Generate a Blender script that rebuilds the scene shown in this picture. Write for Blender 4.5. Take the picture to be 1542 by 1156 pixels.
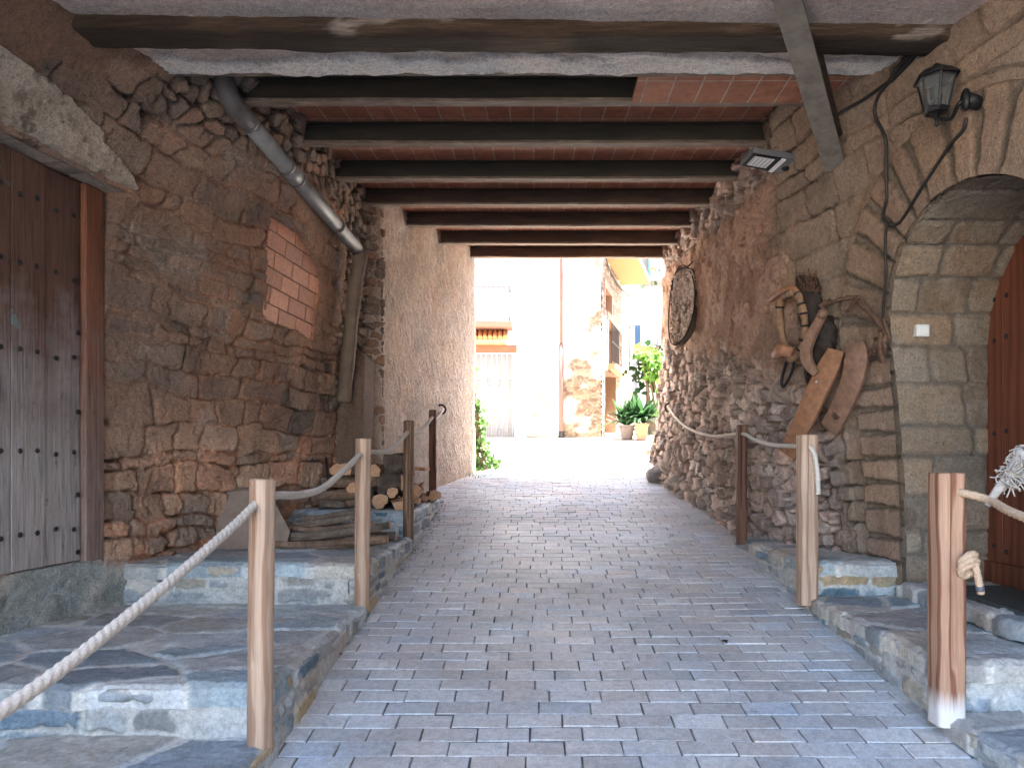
import bpy, bmesh, math, random
import numpy as np
from mathutils import Vector, Matrix
random.seed(7)
R = math.radians
scene = bpy.context.scene
for o in list(bpy.data.objects):
    bpy.data.objects.remove(o)
COL = scene.collection

# ------------------------------------------------------------------ camera, sky, sun, exposure
EYE = 1.37
F = 1070.0
cd = bpy.data.cameras.new('camera')
cam = bpy.data.objects.new('camera', cd)
COL.objects.link(cam)
cam.location = (0, 0, EYE)
cam.rotation_euler = (R(90), 0, 0)
cd.sensor_width = 36
cd.lens = F / 1542 * 36
cd.shift_x = -34 / 1542
cd.shift_y = 117 / 1542
cd.clip_start = 0.05
cd.clip_end = 2000
scene.camera = cam

SUN_EL, SUN_AZ = 60, 82          # azimuth measured from +Y towards +X
world = bpy.data.worlds.new('World')
scene.world = world
world.use_nodes = True
wn = world.node_tree
bg = wn.nodes['Background']
sky = wn.nodes.new('ShaderNodeTexSky')
sky.sky_type = 'NISHITA'
sky.sun_disc = False
sky.sun_elevation = R(SUN_EL)
sky.sun_rotation = R(SUN_AZ)
sky.air_density = 1.0
sky.dust_density = 1.6
sky.ozone_density = 1.0
wn.links.new(sky.outputs[0], bg.inputs[0])
bg.inputs[1].default_value = 0.125
sd = bpy.data.lights.new('sun', 'SUN')
sun = bpy.data.objects.new('sun', sd)
COL.objects.link(sun)
sd.energy = 5.0
sd.angle = R(0.5)
sd.color = (1.0, 0.92, 0.82)
dirv = Vector((math.sin(R(SUN_AZ)) * math.cos(R(SUN_EL)), math.cos(R(SUN_AZ)) * math.cos(R(SUN_EL)), math.sin(R(SUN_EL))))
sun.rotation_euler = dirv.to_track_quat('Z', 'Y').to_euler()
vs = scene.view_settings
vs.view_transform = 'Standard'
vs.look = 'None'
vs.exposure = 4.2
vs.gamma = 1.0
vs.use_curve_mapping = False
cy = scene.cycles
cy.use_denoising = True
try:
    cy.denoiser = 'OPENIMAGEDENOISE'
except Exception:
    pass
cy.max_bounces = 10
cy.diffuse_bounces = 7
cy.glossy_bounces = 3
cy.transparent_max_bounces = 8
cy.sample_clamp_indirect = 8.0
cy.caustics_reflective = False
cy.caustics_refractive = False

# ------------------------------------------------------------------ noise
def hash2(ix, iy, seed=0):
    n = (ix.astype(np.int64) * 374761393 + iy.astype(np.int64) * 668265263 + seed * 974634777) & 0xffffffff
    n = ((n ^ (n >> 13)) * 1274126177) & 0xffffffff
    n = ((n ^ (n >> 15)) * 1103515245) & 0xffffffff
    return ((n ^ (n >> 16)) & 0xffffff) / float(0x1000000)

def vnoise(x, y, seed=0):
    ix = np.floor(x); iy = np.floor(y)
    fx = x - ix; fy = y - iy
    fx = fx * fx * (3 - 2 * fx); fy = fy * fy * (3 - 2 * fy)
    a = hash2(ix, iy, seed); b = hash2(ix + 1, iy, seed)
    c = hash2(ix, iy + 1, seed); d = hash2(ix + 1, iy + 1, seed)
    return (a + (b - a) * fx) * (1 - fy) + (c + (d - c) * fx) * fy

def fbm(x, y, octv=4, seed=0):
    s = 0; a = 0.5; t = 0
    for k in range(octv):
        s = s + a * vnoise(x * 2 ** k + 13.7 * k, y * 2 ** k - 7.3 * k, seed + k * 17)
        t += a; a *= 0.5
    return s / t

def sstep(a, b, x):
    t = np.clip((x - a) / (b - a), 0, 1)
    return t * t * (3 - 2 * t)

def voronoi(x, y, seed=0, jit=0.9):
    ix = np.floor(x); iy = np.floor(y)
    f1 = np.full(x.shape, 9.0); f2 = np.full(x.shape, 9.0)
    cx = np.zeros(x.shape); cyy = np.zeros(x.shape)
    for dx in (-1, 0, 1):
        for dy in (-1, 0, 1):
            gx = ix + dx; gy = iy + dy
            px = gx + 0.5 + jit * (hash2(gx, gy, seed) - 0.5)
            py = gy + 0.5 + jit * (hash2(gx, gy, seed + 5) - 0.5)
            d = np.hypot(px - x, py - y)
            m = d < f1
            f2 = np.where(m, f1, np.minimum(f2, d))
            cx = np.where(m, gx, cx); cyy = np.where(m, gy, cyy)
            f1 = np.where(m, d, f1)
    return f1, f2, cx, cyy

def courses(*a, **k):
    return courses2(*a, **k)[:3]

def courses2(u, v, rh=(.09, .2), ln=(.18, .45), warp=.02, seed=0):
    """coursed stones: distance to the nearest joint, row and stone numbers"""
    rg = random.Random(seed)
    u = u + warp * 1.5 * (fbm(u * 5, v * 5, 3, seed + 1) - .5) * 2 + .012 * (vnoise(u * 30, v * 30, seed + 9) - .5)
    v = v + warp * (fbm(u * 2.5, v * 5, 3, seed + 2) - .5) * 3 + .012 * (vnoise(u * 30, v * 30, seed + 8) - .5)
    lo, hi = v.min() - .3, v.max() + .3
    rows = [lo]
    while rows[-1] < hi:
        rows.append(rows[-1] + rg.uniform(*rh))
    rows = np.array(rows)
    ri = np.clip(np.searchsorted(rows, v) - 1, 0, len(rows) - 2)
    dv = np.minimum(v - rows[ri], rows[ri + 1] - v)
    lv = v - (rows[ri + 1] + rows[ri]) / 2
    du = np.zeros(u.shape); ci = np.zeros(u.shape); lu = np.zeros(u.shape)
    for k in range(len(rows) - 1):
        m = ri == k
        js = [u.min() - .6 - rg.random() * .3]
        while js[-1] < u.max() + .5:
            js.append(js[-1] + rg.uniform(*ln) * (0.6 + (rows[k + 1] - rows[k]) / rh[1] * .5))
        if not m.any():
            continue
        js = np.array(js)
        ck = np.clip(np.searchsorted(js, u[m]) - 1, 0, len(js) - 2)
        du[m] = np.minimum(u[m] - js[ck], js[ck + 1] - u[m]); ci[m] = ck
        lu[m] = u[m] - (js[ck] + js[ck + 1]) / 2
    k = .011                                   # rounded corners
    d = -k * np.log(np.exp(-np.clip(du, 0, 1) / k) + np.exp(-np.clip(dv, 0, 1) / k))
    return d, ri.astype(float), ci, lu, lv

def lerp(a, b, t):
    return a + (b - a) * t

def C3(c, shape):
    return np.broadcast_to(np.array(c, float), shape + (3,)).copy()

def mixc(a, b, t):
    return a + (b - a) * t[..., None]

# ------------------------------------------------------------------ object helpers
def tag(o, label=None, cat=None, group=None, kind=None):
    if label: o['label'] = label
    if cat: o['category'] = cat
    if group: o['group'] = group
    if kind: o['kind'] = kind
    return o

def empty(name, loc=(0, 0, 0), rot=(0, 0, 0)):
    o = bpy.data.objects.new(name, None)
    COL.objects.link(o)
    o.location = loc
    o.rotation_euler = rot
    o.empty_display_size = .1
    return o

def link(name, me, mat=None, parent=None, smooth=None):
    o = bpy.data.objects.new(name, me)
    COL.objects.link(o)
    if mat is not None:
        for m in (mat if isinstance(mat, (list, tuple)) else [mat]):
            me.materials.append(m)
    if smooth is not None:
        me.polygons.foreach_set('use_smooth', [smooth] * len(me.polygons))
    if parent is not None:
        o.parent = parent
    return o

def grid_mesh(name, P, col, mat, parent=None, back=None, keep=None, flip=False):
    """P (nu,nv,3) a displaced sheet; back = offset that gives the sheet its thickness"""
    nu, nv = P.shape[:2]
    V = P.reshape(-1, 3)
    idx = np.arange(nu * nv).reshape(nu, nv)
    q = np.stack([idx[:-1, :-1], idx[1:, :-1], idx[1:, 1:], idx[:-1, 1:]], -1)
    q = q.reshape(-1, 4) if keep is None else q[keep]
    if flip:
        q = q[:, ::-1]
    cols = col.reshape(-1, 3)
    nfront = len(q)
    if back is not None:
        b = np.concatenate([idx[:, 0], idx[-1, 1:], idx[-2::-1, -1], idx[0, -2:0:-1]])
        n0 = len(V)
        VB = V[b].copy()
        if np.isscalar(back):
            VB[:, 0] = back                    # a flat back at this x
        else:
            VB += np.array(back, float)
        V = np.concatenate([V, VB])
        cols = np.concatenate([cols, cols[b]])
        k = np.arange(len(b)); kn = (k + 1) % len(b)
        side = np.stack([b[k], n0 + k, n0 + kn, b[kn]], -1)
        if flip:
            side = side[:, ::-1]
        q = np.concatenate([q, side])
        cap = list(range(n0, n0 + len(b)))
    me = bpy.data.meshes.new(name)
    nl = len(q) * 4 + (len(cap) if back is not None else 0)
    npoly = len(q) + (1 if back is not None else 0)
    me.vertices.add(len(V)); me.loops.add(nl); me.polygons.add(npoly)
    me.vertices.foreach_set('co', V.astype(np.float32).ravel())
    lv = q.ravel()
    ls = np.arange(len(q)) * 4
    if back is not None:
        lv = np.concatenate([lv, np.array(cap)]); ls = np.append(ls, len(q) * 4)
    me.loops.foreach_set('vertex_index', lv.astype(np.int32))
    me.polygons.foreach_set('loop_start', ls.astype(np.int32))
    me.update(calc_edges=True)
    sm = np.zeros(npoly, bool); sm[:nfront] = True
    me.polygons.foreach_set('use_smooth', sm)
    at = me.color_attributes.new('Col', 'FLOAT_COLOR', 'POINT')
    at.data.foreach_set('color', np.concatenate([np.clip(cols, 0, 1), np.ones((len(cols), 1))], 1).astype(np.float32).ravel())
    return link(name, me, mat, parent)

def normals(P):
    du = np.gradient(P, axis=0); dv = np.gradient(P, axis=1)
    n = np.cross(du, dv)
    return n / np.maximum(np.linalg.norm(n, axis=-1, keepdims=True), 1e-9)

def poly(name, verts, faces, mat=None, parent=None, smooth=False):
    me = bpy.data.meshes.new(name)
    me.from_pydata([tuple(v) for v in verts], [], faces)
    me.update()
    return link(name, me, mat, parent, smooth)

class MB:
    """collects simple shapes into one bmesh"""
    def __init__(s):
        s.bm = bmesh.new()
    def box(s, lo, hi, bev=0, rot=None, org=None):
        lo = Vector(lo); hi = Vector(hi)
        c = (lo + hi) / 2; d = hi - lo
        r = bmesh.ops.create_cube(s.bm, size=1)
        vs_ = r['verts']
        M = Matrix.Translation(c) @ Matrix.Diagonal((d.x, d.y, d.z, 1))
        if rot is not None:
            o_ = Vector(org) if org is not None else c
            M = Matrix.Translation(o_) @ rot.to_4x4() @ Matrix.Translation(-o_) @ M
        bmesh.ops.transform(s.bm, matrix=M, verts=vs_)
        if bev:
            es = list({e for v in vs_ for e in v.link_edges})
            bmesh.ops.bevel(s.bm, geom=es, offset=bev, segments=2, profile=.5, affect='EDGES')
        return s
    def tube(s, pts, rad, seg=10, cap=True, prof=None):
        pts = [Vector(p) for p in pts]
        n = len(pts)
        rads = rad if isinstance(rad, (list, tuple)) else [rad] * n
        rings = []
        up = None
        for i, p in enumerate(pts):
            t = (pts[min(i + 1, n - 1)] - pts[max(i - 1, 0)]).normalized()
            if up is None:
                up = Vector((0, 0, 1)) if abs(t.z) < .9 else Vector((1, 0, 0))
            a = t.cross(up).normalized()
            b = a.cross(t).normalized()
            up = b
            ring = []
            for k in range(seg):
                th = 2 * math.pi * k / seg
                rr = rads[i] * (prof(th, i) if prof else 1)
                ring.append(s.bm.verts.new(p + a * (math.cos(th) * rr) + b * (math.sin(th) * rr)))
            rings.append(ring)
        for i in range(n - 1):
            for k in range(seg):
                s.bm.faces.new((rings[i][k], rings[i][(k + 1) % seg], rings[i + 1][(k + 1) % seg], rings[i + 1][k]))
        if cap:
            s.bm.faces.new(rings[0][::-1]); s.bm.faces.new(rings[-1])
        return s
    def quad(s, a, b, c, d):
        s.bm.faces.new([s.bm.verts.new(Vector(p)) for p in (a, b, c, d)])
        return s
    def prism(s, outline, vec):
        vec = Vector(vec)
        a = [s.bm.verts.new(Vector(p)) for p in outline]
        b = [s.bm.verts.new(Vector(p) + vec) for p in outline]
        n = len(a)
        s.bm.faces.new(a); s.bm.faces.new(b[::-1])
        for i in range(n):
            s.bm.faces.new((a[i], b[i], b[(i + 1) % n], a[(i + 1) % n]))
        return s
    def ball(s, c, r, sc=(1, 1, 1), sub=2):
        q = bmesh.ops.create_icosphere(s.bm, subdivisions=sub, radius=1)
        bmesh.ops.transform(s.bm, matrix=Matrix.Translation(Vector(c)) @ Matrix.Diagonal((r * sc[0], r * sc[1], r * sc[2], 1)), verts=q['verts'])
        return s
    def build(s, name, mat=None, parent=None, smooth=False, angle=None):
        bmesh.ops.recalc_face_normals(s.bm, faces=s.bm.faces)
        me = bpy.data.meshes.new(name)
        s.bm.to_mesh(me); s.bm.free()
        o = link(name, me, mat, parent, smooth)
        if angle is not None:
            me.polygons.foreach_set('use_smooth', [True] * len(me.polygons))
            me.set_sharp_from_angle(angle=R(angle))
        return o

def S(px, py, Y):
    return Vector(((px - 805) * Y / F, Y, EYE - (py - 695) * Y / F))

def spline(pts, n=12):
    """Catmull-Rom through points"""
    pts = [Vector(p) for p in pts]
    out = []
    for i in range(len(pts) - 1):
        p0 = pts[max(i - 1, 0)]; p1 = pts[i]; p2 = pts[i + 1]; p3 = pts[min(i + 2, len(pts) - 1)]
        for k in range(n):
            t = k / n
            out.append(0.5 * ((2 * p1) + (p2 - p0) * t + (2 * p0 - 5 * p1 + 4 * p2 - p3) * t * t + (3 * p1 - p0 - 3 * p2 + p3) * t ** 3))
    out.append(pts[-1])
    return out

# ------------------------------------------------------------------ materials
class NT:
    def __init__(s, name):
        s.m = bpy.data.materials.new(name)
        s.m.use_nodes = True
        s.t = s.m.node_tree
        s.b = s.t.nodes['Principled BSDF']
        s.b.inputs['Specular IOR Level'].default_value = .3
    def n(s, typ, **kw):
        nd = s.t.nodes.new(typ)
        for k, v in kw.items():
            if k.startswith('i_'):
                nd.inputs[k[2:].replace('_', ' ')].default_value = v
            else:
                setattr(nd, k, v)
        return nd
    def l(s, a, b):
        s.t.links.new(a, b)
    def coord(s, scale=(1, 1, 1), kind='Object', loc=(0, 0, 0)):
        tc = s.n('ShaderNodeTexCoord'); mp = s.n('ShaderNodeMapping')
        mp.inputs['Scale'].default_value = scale
        mp.inputs['Location'].default_value = loc
        s.l(tc.outputs[kind], mp.inputs[0])
        return mp.outputs[0]
    def noise(s, vec, scale, detail=5, rough=.6, dist=0):
        nd = s.n('ShaderNodeTexNoise')
        nd.inputs['Scale'].default_value = scale
        nd.inputs['Detail'].default_value = detail
        nd.inputs['Roughness'].default_value = rough
        nd.inputs['Distortion'].default_value = dist
        s.l(vec, nd.inputs['Vector'])
        return nd.outputs['Fac']
    def ramp(s, fac, stops):
        nd = s.n('ShaderNodeValToRGB')
        el = nd.color_ramp.elements
        while len(el) > 1: el.remove(el[-1])
        for i, (p, c) in enumerate(stops):
            e = el[0] if i == 0 else el.new(p)
            e.position = p
            e.color = (c if len(c) == 4 else tuple(c) + (1,)) if hasattr(c, '__len__') else (c, c, c, 1)
        s.l(fac, nd.inputs[0])
        return nd.outputs[0]
    def mix(s, a, b, fac, mode='MIX'):
        nd = s.n('ShaderNodeMix', data_type='RGBA', blend_type=mode)
        for sock, v in ((nd.inputs['Factor'], fac), (nd.inputs[6], a), (nd.inputs[7], b)):
            if hasattr(v, 'is_linked'): s.l(v, sock)
            elif isinstance(v, (int, float)): sock.default_value = v
            else: sock.default_value = tuple(v) + (1,) if len(v) == 3 else v
        return nd.outputs[2]
    def math(s, op, a, b=0):
        nd = s.n('ShaderNodeMath', operation=op)
        for sock, v in ((nd.inputs[0], a), (nd.inputs[1], b)):
            if hasattr(v, 'is_linked'): s.l(v, sock)
            else: sock.default_value = v
        return nd.outputs[0]
    def bump(s, h, strength=.5, dist=.01, prev=None):
        nd = s.n('ShaderNodeBump')
        nd.inputs['Strength'].default_value = strength
        nd.inputs['Distance'].default_value = dist
        s.l(h, nd.inputs['Height'])
        if prev is not None: s.l(prev, nd.inputs['Normal'])
        s.l(nd.outputs[0], s.b.inputs['Normal'])
        return nd.outputs[0]
    def col(s, c):
        if hasattr(c, 'is_linked'): s.l(c, s.b.inputs['Base Color'])
        else: s.b.inputs['Base Color'].default_value = tuple(c) + (1,)
        return s
    def rough(s, r, metal=0):
        if hasattr(r, 'is_linked'): s.l(r, s.b.inputs['Roughness'])
        else: s.b.inputs['Roughness'].default_value = r
        s.b.inputs['Metallic'].default_value = metal
        return s

def attr_mat(name, fine=70, bstr=.5, bd=.006, rough=.92, lo=.72, hi=1.25, stretch=(1, 1, 1), grit=False):
    """masonry: the stone's own colour from the mesh, broken up by grain and stains"""
    a = NT(name)
    at = a.n('ShaderNodeAttribute', attribute_name='Col')
    v = a.coord(stretch)
    f1 = a.noise(v, fine, 6, .75); f2 = a.noise(v, 34, 7, .75, .3); f3 = a.noise(v, 2.2, 4, .6)
    g = a.ramp(f1, [(.3, lo), (.7, hi)])
    g2 = a.ramp(f2, [(.28, .66), (.5, 1.0), (.72, 1.28)])
    c = a.mix(at.outputs[0], g, 1.0, 'MULTIPLY')
    c = a.mix(c, g2, 1.0, 'MULTIPLY')
    c = a.mix(c, a.ramp(f3, [(.3, (1.07, 1.0, .94)), (.7, (.95, 1.0, 1.04))]), 1.0, 'MULTIPLY')
    if grit:
        f5 = a.noise(v, 85, 3, .6, .5)
        c = a.mix(c, a.ramp(f5, [(.26, 1.55), (.36, 1.0), (.62, 1.0), (.70, .42)]), 1.0, 'MULTIPLY')
    a.col(c)
    a.rough(rough)
    h = a.math('ADD', f1, a.math('MULTIPLY', f2, 1.6))
    a.bump(h, bstr, bd)
    return a.m

def wood_mat(name, c1, c2, c3=None, ring=9, zs=.12, bstr=.3, rough=.7, fine=60):
    a = NT(name)
    v = a.coord((1, 1, zs))
    d = a.noise(v, 4, 3, .6)
    w = a.n('ShaderNodeTexWave', wave_type='RINGS', rings_direction='Z')
    w.inputs['Scale'].default_value = ring
    w.inputs['Distortion'].default_value = 5
    w.inputs['Detail'].default_value = 3
    w.inputs['Detail Scale'].default_value = 1.5
    a.l(a.coord((1, 1, zs), loc=(.05, .09, 0)), w.inputs[0])
    st = a.noise(a.coord((1, 1, .04)), fine * 2, 4, .6)
    f = a.math('ADD', a.math('MULTIPLY', w.outputs['Fac'], .55), a.math('MULTIPLY', st, .5))
    c = a.ramp(f, [(.15, c2), (.5, c1), (.9, c3 or c1)])
    c = a.mix(c, a.ramp(d, [(.3, .7), (.7, 1.2)]), 1, 'MULTIPLY')
    a.col(c); a.rough(rough)
    a.bump(f, bstr, .004)
    return a.m

def plain_mat(name, c, rough=.6, metal=0, var=.2, sc=20, bstr=.15, bd=.003):
    a = NT(name)
    v = a.coord()
    f = a.noise(v, sc, 5, .65)
    g = a.ramp(f, [(.3, 1 - var), (.7, 1 + var)])
    a.col(a.mix(tuple(c), g, 1, 'MULTIPLY')); a.rough(rough, metal)
    a.bump(f, bstr, bd)
    return a.m

M_STONE = attr_mat('wall_stone', 110, 1.0, .014, .92, .62, 1.36, (1, 1, 1), True)
M_DRESS = attr_mat('dressed_stone', 115, .9, .011, .92, .64, 1.34, (1, 1, 1), True)
M_SLATE = attr_mat('slate', 70, .6, .007, .6, .75, 1.25, (1, 1, 1))
M_PAVER = attr_mat('paver', 120, .6, .003, .5, .8, 1.18)
def road_mat():
    m = attr_mat('road_paver', 120, .6, .003, .42, .75, 1.22)
    t = m.node_tree; b = t.nodes['Principled BSDF']
    b.inputs['Specular IOR Level'].default_value = .5
    src = b.inputs['Base Color'].links[0].from_socket
    a = NT.__new__(NT); a.m = m; a.t = t; a.b = b
    v = a.coord()
    big = a.noise(v, .9, 5, .65, .5)
    c = a.mix(src, a.ramp(big, [(.32, (.80, .76, .72)), (.5, (1, 1, 1)), (.7, (1.10, 1.10, 1.08))]), 1, 'MULTIPLY')
    st = a.noise(v, 2.6, 6, .7, .8)
    c = a.mix(c, (.17, .125, .10), a.ramp(st, [(.60, 0), (.74, .45)]))
    sp = a.noise(v, 38, 3, .6)
    c = a.mix(c, (.09, .08, .075), a.ramp(sp, [(.68, 0), (.74, .5)]))
    a.col(c)
    r = a.ramp(big, [(.3, .56), (.7, .36)])
    a.l(r, b.inputs['Roughness'])
    return m
M_ROAD = road_mat()
M_EARTH = attr_mat('earth_plaster', 60, 1.0, .016, .95, .7, 1.25)
# ================================================================== ground and road
def ground_z(y):
    y = np.asarray(y, float)
    return np.where(y < 9, .137 * np.maximum(y, -12), np.where(y < 24, 1.233 + .0986 * (y - 9), 1.233 + .0986 * 15))

def gz(y):
    return float(ground_z(y))

xs = np.concatenate([np.linspace(-400, -20, 12), np.linspace(-12, 12, 61), np.linspace(20, 400, 12)])
ys = np.concatenate([np.linspace(-400, -30, 10), np.linspace(-20, 40, 181), np.linspace(60, 500, 12)])
XX, YY = np.meshgrid(xs, ys, indexing='ij')
ZZ = ground_z(YY) - .012 + np.where(YY > 9.2, .02 * (fbm(XX * .8, YY * .8, 3, 3) - .5), 0)
gm = NT('pale_concrete')
v = gm.coord()
gm.col(gm.ramp(gm.noise(v, 3, 6, .7), [(.3, (.36, .33, .29)), (.7, (.50, .47, .42))])).rough(.9)
gm.bump(gm.noise(v, 60, 5, .7), .4, .006)
grd = grid_mesh('ground', np.stack([XX, YY, ZZ], -1), C3((.4, .4, .4), XX.shape), gm.m)
tag(grd, 'pale sloping ground of the street and the sunlit courtyard', 'ground', kind='structure')

# pavers: bevelled blocks in running bond across the lane
pv, pf, pc = [], [], []
rg = random.Random(3)
y = 1.3
ri = 0
sl = .137
while y < 11.2:
    dy = .1 * rg.uniform(.96, 1.04)
    x = -1.55 + (.105 if ri % 2 else 0) + rg.uniform(-.02, .02)
    x1 = 1.72 if y < 9 else 1.9
    if y > 9: x -= .1
    while x < x1:
        w = .205 * rg.uniform(.94, 1.05)
        j = .0030
        a = (rg.uniform(-1, 1) * .0016, rg.uniform(-1, 1) * .0016)
        t = rg.uniform(-.0014, .0014)
        n0 = len(pv)
        wob = .006 * math.sin(x * 2.1 + y * .7) + .004 * math.sin(x * 5 + ri)
        xa, xb, ya, yb = x + j, x + w - j, y + j + wob, y + dy - j + wob
        ch = .0022
        for (ins, zz) in ((0, -.035), (0, -.0035), (ch, .0)):
            for (sx, sy) in ((0, 0), (1, 0), (1, 1), (0, 1)):
                px_ = (xa + ins) if sx == 0 else (xb - ins)
                py_ = (ya + ins) if sy == 0 else (yb - ins)
                jx, jy = rg.uniform(-.0018, .0018), rg.uniform(-.0018, .0018)
                zc = sl * py_ if py_ < 9 else 1.233 + .0986 * (py_ - 9)
                und = .006 * math.sin(px_ * 1.7 + 1) * math.sin(py_ * 1.1)
                pv.append((px_ + jx, py_ + jy, zc + zz + t + und + a[0] * (sx - .5) * 2 + a[1] * (sy - .5) * 2))
        for k in (0, 4):
            for e in range(4):
                pf.append((n0 + k + e, n0 + k + (e + 1) % 4, n0 + k + 4 + (e + 1) % 4, n0 + k + 4 + e))
        pf.append((n0 + 8, n0 + 9, n0 + 10, n0 + 11))
        b = rg.gauss(1, .085)
        wm = rg.random()
        base = np.array([.45, .455, .46]) * b
        if wm > .93: base = base * np.array([1.05, .98, .93])
        elif wm < .09: base = base * np.array([.92, .98, 1.04])
        pc += [base] * 12
        x += w
    y += dy
    ri += 1
me = bpy.data.meshes.new('road')
me.from_pydata(pv, [], pf)
at = me.color_attributes.new('Col', 'FLOAT_COLOR', 'POINT')
at.data.foreach_set('color', np.concatenate([np.clip(np.array(pc), .02, 1), np.ones((len(pc), 1))], 1).astype(np.float32).ravel())
road = link('road', me, M_ROAD)
tag(road, 'lane of grey concrete paving blocks laid in running bond', 'road', kind='structure')
# sand in the joints
jx = np.linspace(-1.6, 1.9, 120); jy = np.linspace(1.2, 11.3, 400)
JX, JY = np.meshgrid(jx, jy, indexing='ij')
sand = fbm(JX * 3, JY * 3, 4, 8)
JZ = ground_z(JY) - .0050 + .006 * np.sin(JX * 1.7 + 1) * np.sin(JY * 1.1) + .001 * (sand - .5) * 2
jc = mixc(C3((.13, .12, .11), JX.shape), C3((.24, .22, .20), JX.shape), sstep(.35, .65, sand))
jo = grid_mesh('road_joints', np.stack([JX, JY, JZ], -1), jc, M_STONE)
tag(jo, 'brownish sand filling the joints between the paving blocks', 'sand', kind='structure')

# ================================================================== stepped stone platforms
SLATES = np.array([[.25, .285, .315], [.295, .32, .33], [.20, .235, .265], [.33, .325, .30], [.265, .27, .27], [.225, .275, .30]])
def pick(r, pal):
    return pal[np.clip((r * len(pal)).astype(int), 0, len(pal) - 1)]

def tread(name, x0, x1, y0, y1, z, parent, seed=0, res=.011, tint=1.0, warm=0.):
    nu = int((x1 - x0) / res); nv = int((y1 - y0) / res)
    X, Y = np.meshgrid(np.linspace(x0, x1, nu), np.linspace(y0, y1, nv), indexing='ij')
    wx = .10 * (fbm(X * 3, Y * 3, 3, seed) - .5); wy = .10 * (fbm(X * 3, Y * 3, 3, seed + 4) - .5)
    f1, f2, cx, cy_ = voronoi((X + wx) / .42, (Y + wy) / .27, seed + 1, .95)
    e = (f2 - f1)
    fine = fbm(X * 22, Y * 22, 4, seed + 6)
    m = sstep(.06, .11, e + .09 * (fine - .5))
    r = hash2(cx, cy_, seed + 7); r2 = hash2(cx, cy_, seed + 8)
    stone = pick(r, SLATES) * (.8 + .4 * r2)[..., None]
    stone = stone * (.7 + .6 * fbm(X * 6, Y * 12, 4, seed + 9))[..., None] * (.85 + .3 * fine)[..., None]
    mort = C3((.40, .41, .40), X.shape) * (.85 + .3 * fine)[..., None]
    col = mixc(mort, stone, m) * tint * 1.3
    col = col * np.array([1 + warm, 1, 1 - warm])
    h = m * (.006 + .012 * (r - .5)) + .010 * (fine - .5) * m + .005 * (fine - .5) + .012 * (fbm(X * 2, Y * 2, 3, seed + 3) - .5)
    # worn edge towards the lane and towards the front
    ed = np.minimum(np.minimum(x1 - X, X - x0), np.minimum(Y - y0, y1 - Y))
    Z = z + h - .018 * (1 - sstep(0, .03, ed))
    ex = .022 * (fbm(Y * 7, X * 0 + 3, 3, seed + 5) - .5) * 2
    ey = .022 * (fbm(X * 7, Y * 0 + 3, 3, seed + 2) - .5) * 2
    Xo = X + ex * (1 - sstep(0, .12, np.minimum(x1 - X, X - x0)))
    Yo = Y + ey * (1 - sstep(0, .12, np.minimum(y1 - Y, Y - y0)))
    return grid_mesh(name, np.stack([Xo, Yo, Z], -1), col, M_SLATE, parent, back=(0, 0, -.06))

def riser(name, p0, p1, z0a, z0b, z1, parent, seed=0, res=.010, out=(0, -1, 0), thick=.1, rubble=False):
    """face from p0 to p1 (xy), bottom z0a..z0b, top z1, of slate bits set in pale mortar"""
    p0 = np.array(p0, float); p1 = np.array(p1, float)
    L = np.hypot(*(p1 - p0)); H = z1 - min(z0a, z0b)
    nu = max(int(L / res), 8); nv = max(int(H / res), 6)
    U, W = np.meshgrid(np.linspace(0, 1, nu), np.linspace(0, 1, nv), indexing='ij')
    zb = z0a + (z0b - z0a) * U
    Z = zb + (z1 - zb) * W
    u = U * L
    d, ri_, ci = courses(u, Z, (.05, .09), (.14, .4), .018, seed)
    fine = fbm(u * 25, Z * 25, 4, seed + 3)
    sm = fbm(u * 5, Z * 7, 5, seed + 4)
    m = sstep(.005, .013, d - .010 * (sm > .55) + .020 * (fine - .5))
    m = m * sstep(.60, .52, sm)
    r = hash2(ri_, ci, seed + 1); r2 = hash2(ri_, ci, seed + 2)
    pal = np.vstack([SLATES * 1.0, [[.38, .29, .18]], [[.13, .18, .23]], [[.32, .29, .24]], [[.10, .16, .20]]])
    stone = pick(r, pal) * (.8 + .45 * r2)[..., None] * (.75 + .5 * fine)[..., None]
    mort = C3((.45, .455, .44), U.shape) * (.8 + .4 * fine)[..., None]
    col = mixc(mort, stone, m)
    h = .012 * m * (.3 + r2) + .010 * (fine - .5) + .022 * (fbm(u * 3, Z * 3, 3, seed + 6) - .5)
    n = np.array(out, float)
    XY = p0[None, None] + (p1 - p0)[None, None] * U[..., None]
    P = np.stack([XY[..., 0] + n[0] * h, XY[..., 1] + n[1] * h, Z], -1)
    fl = np.cross(np.array([p1[0] - p0[0], p1[1] - p0[1], 0]), [0, 0, 1]) @ n < 0
    return grid_mesh(name, P, col, M_SLATE, parent, back=-n * thick, flip=bool(fl))

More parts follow.
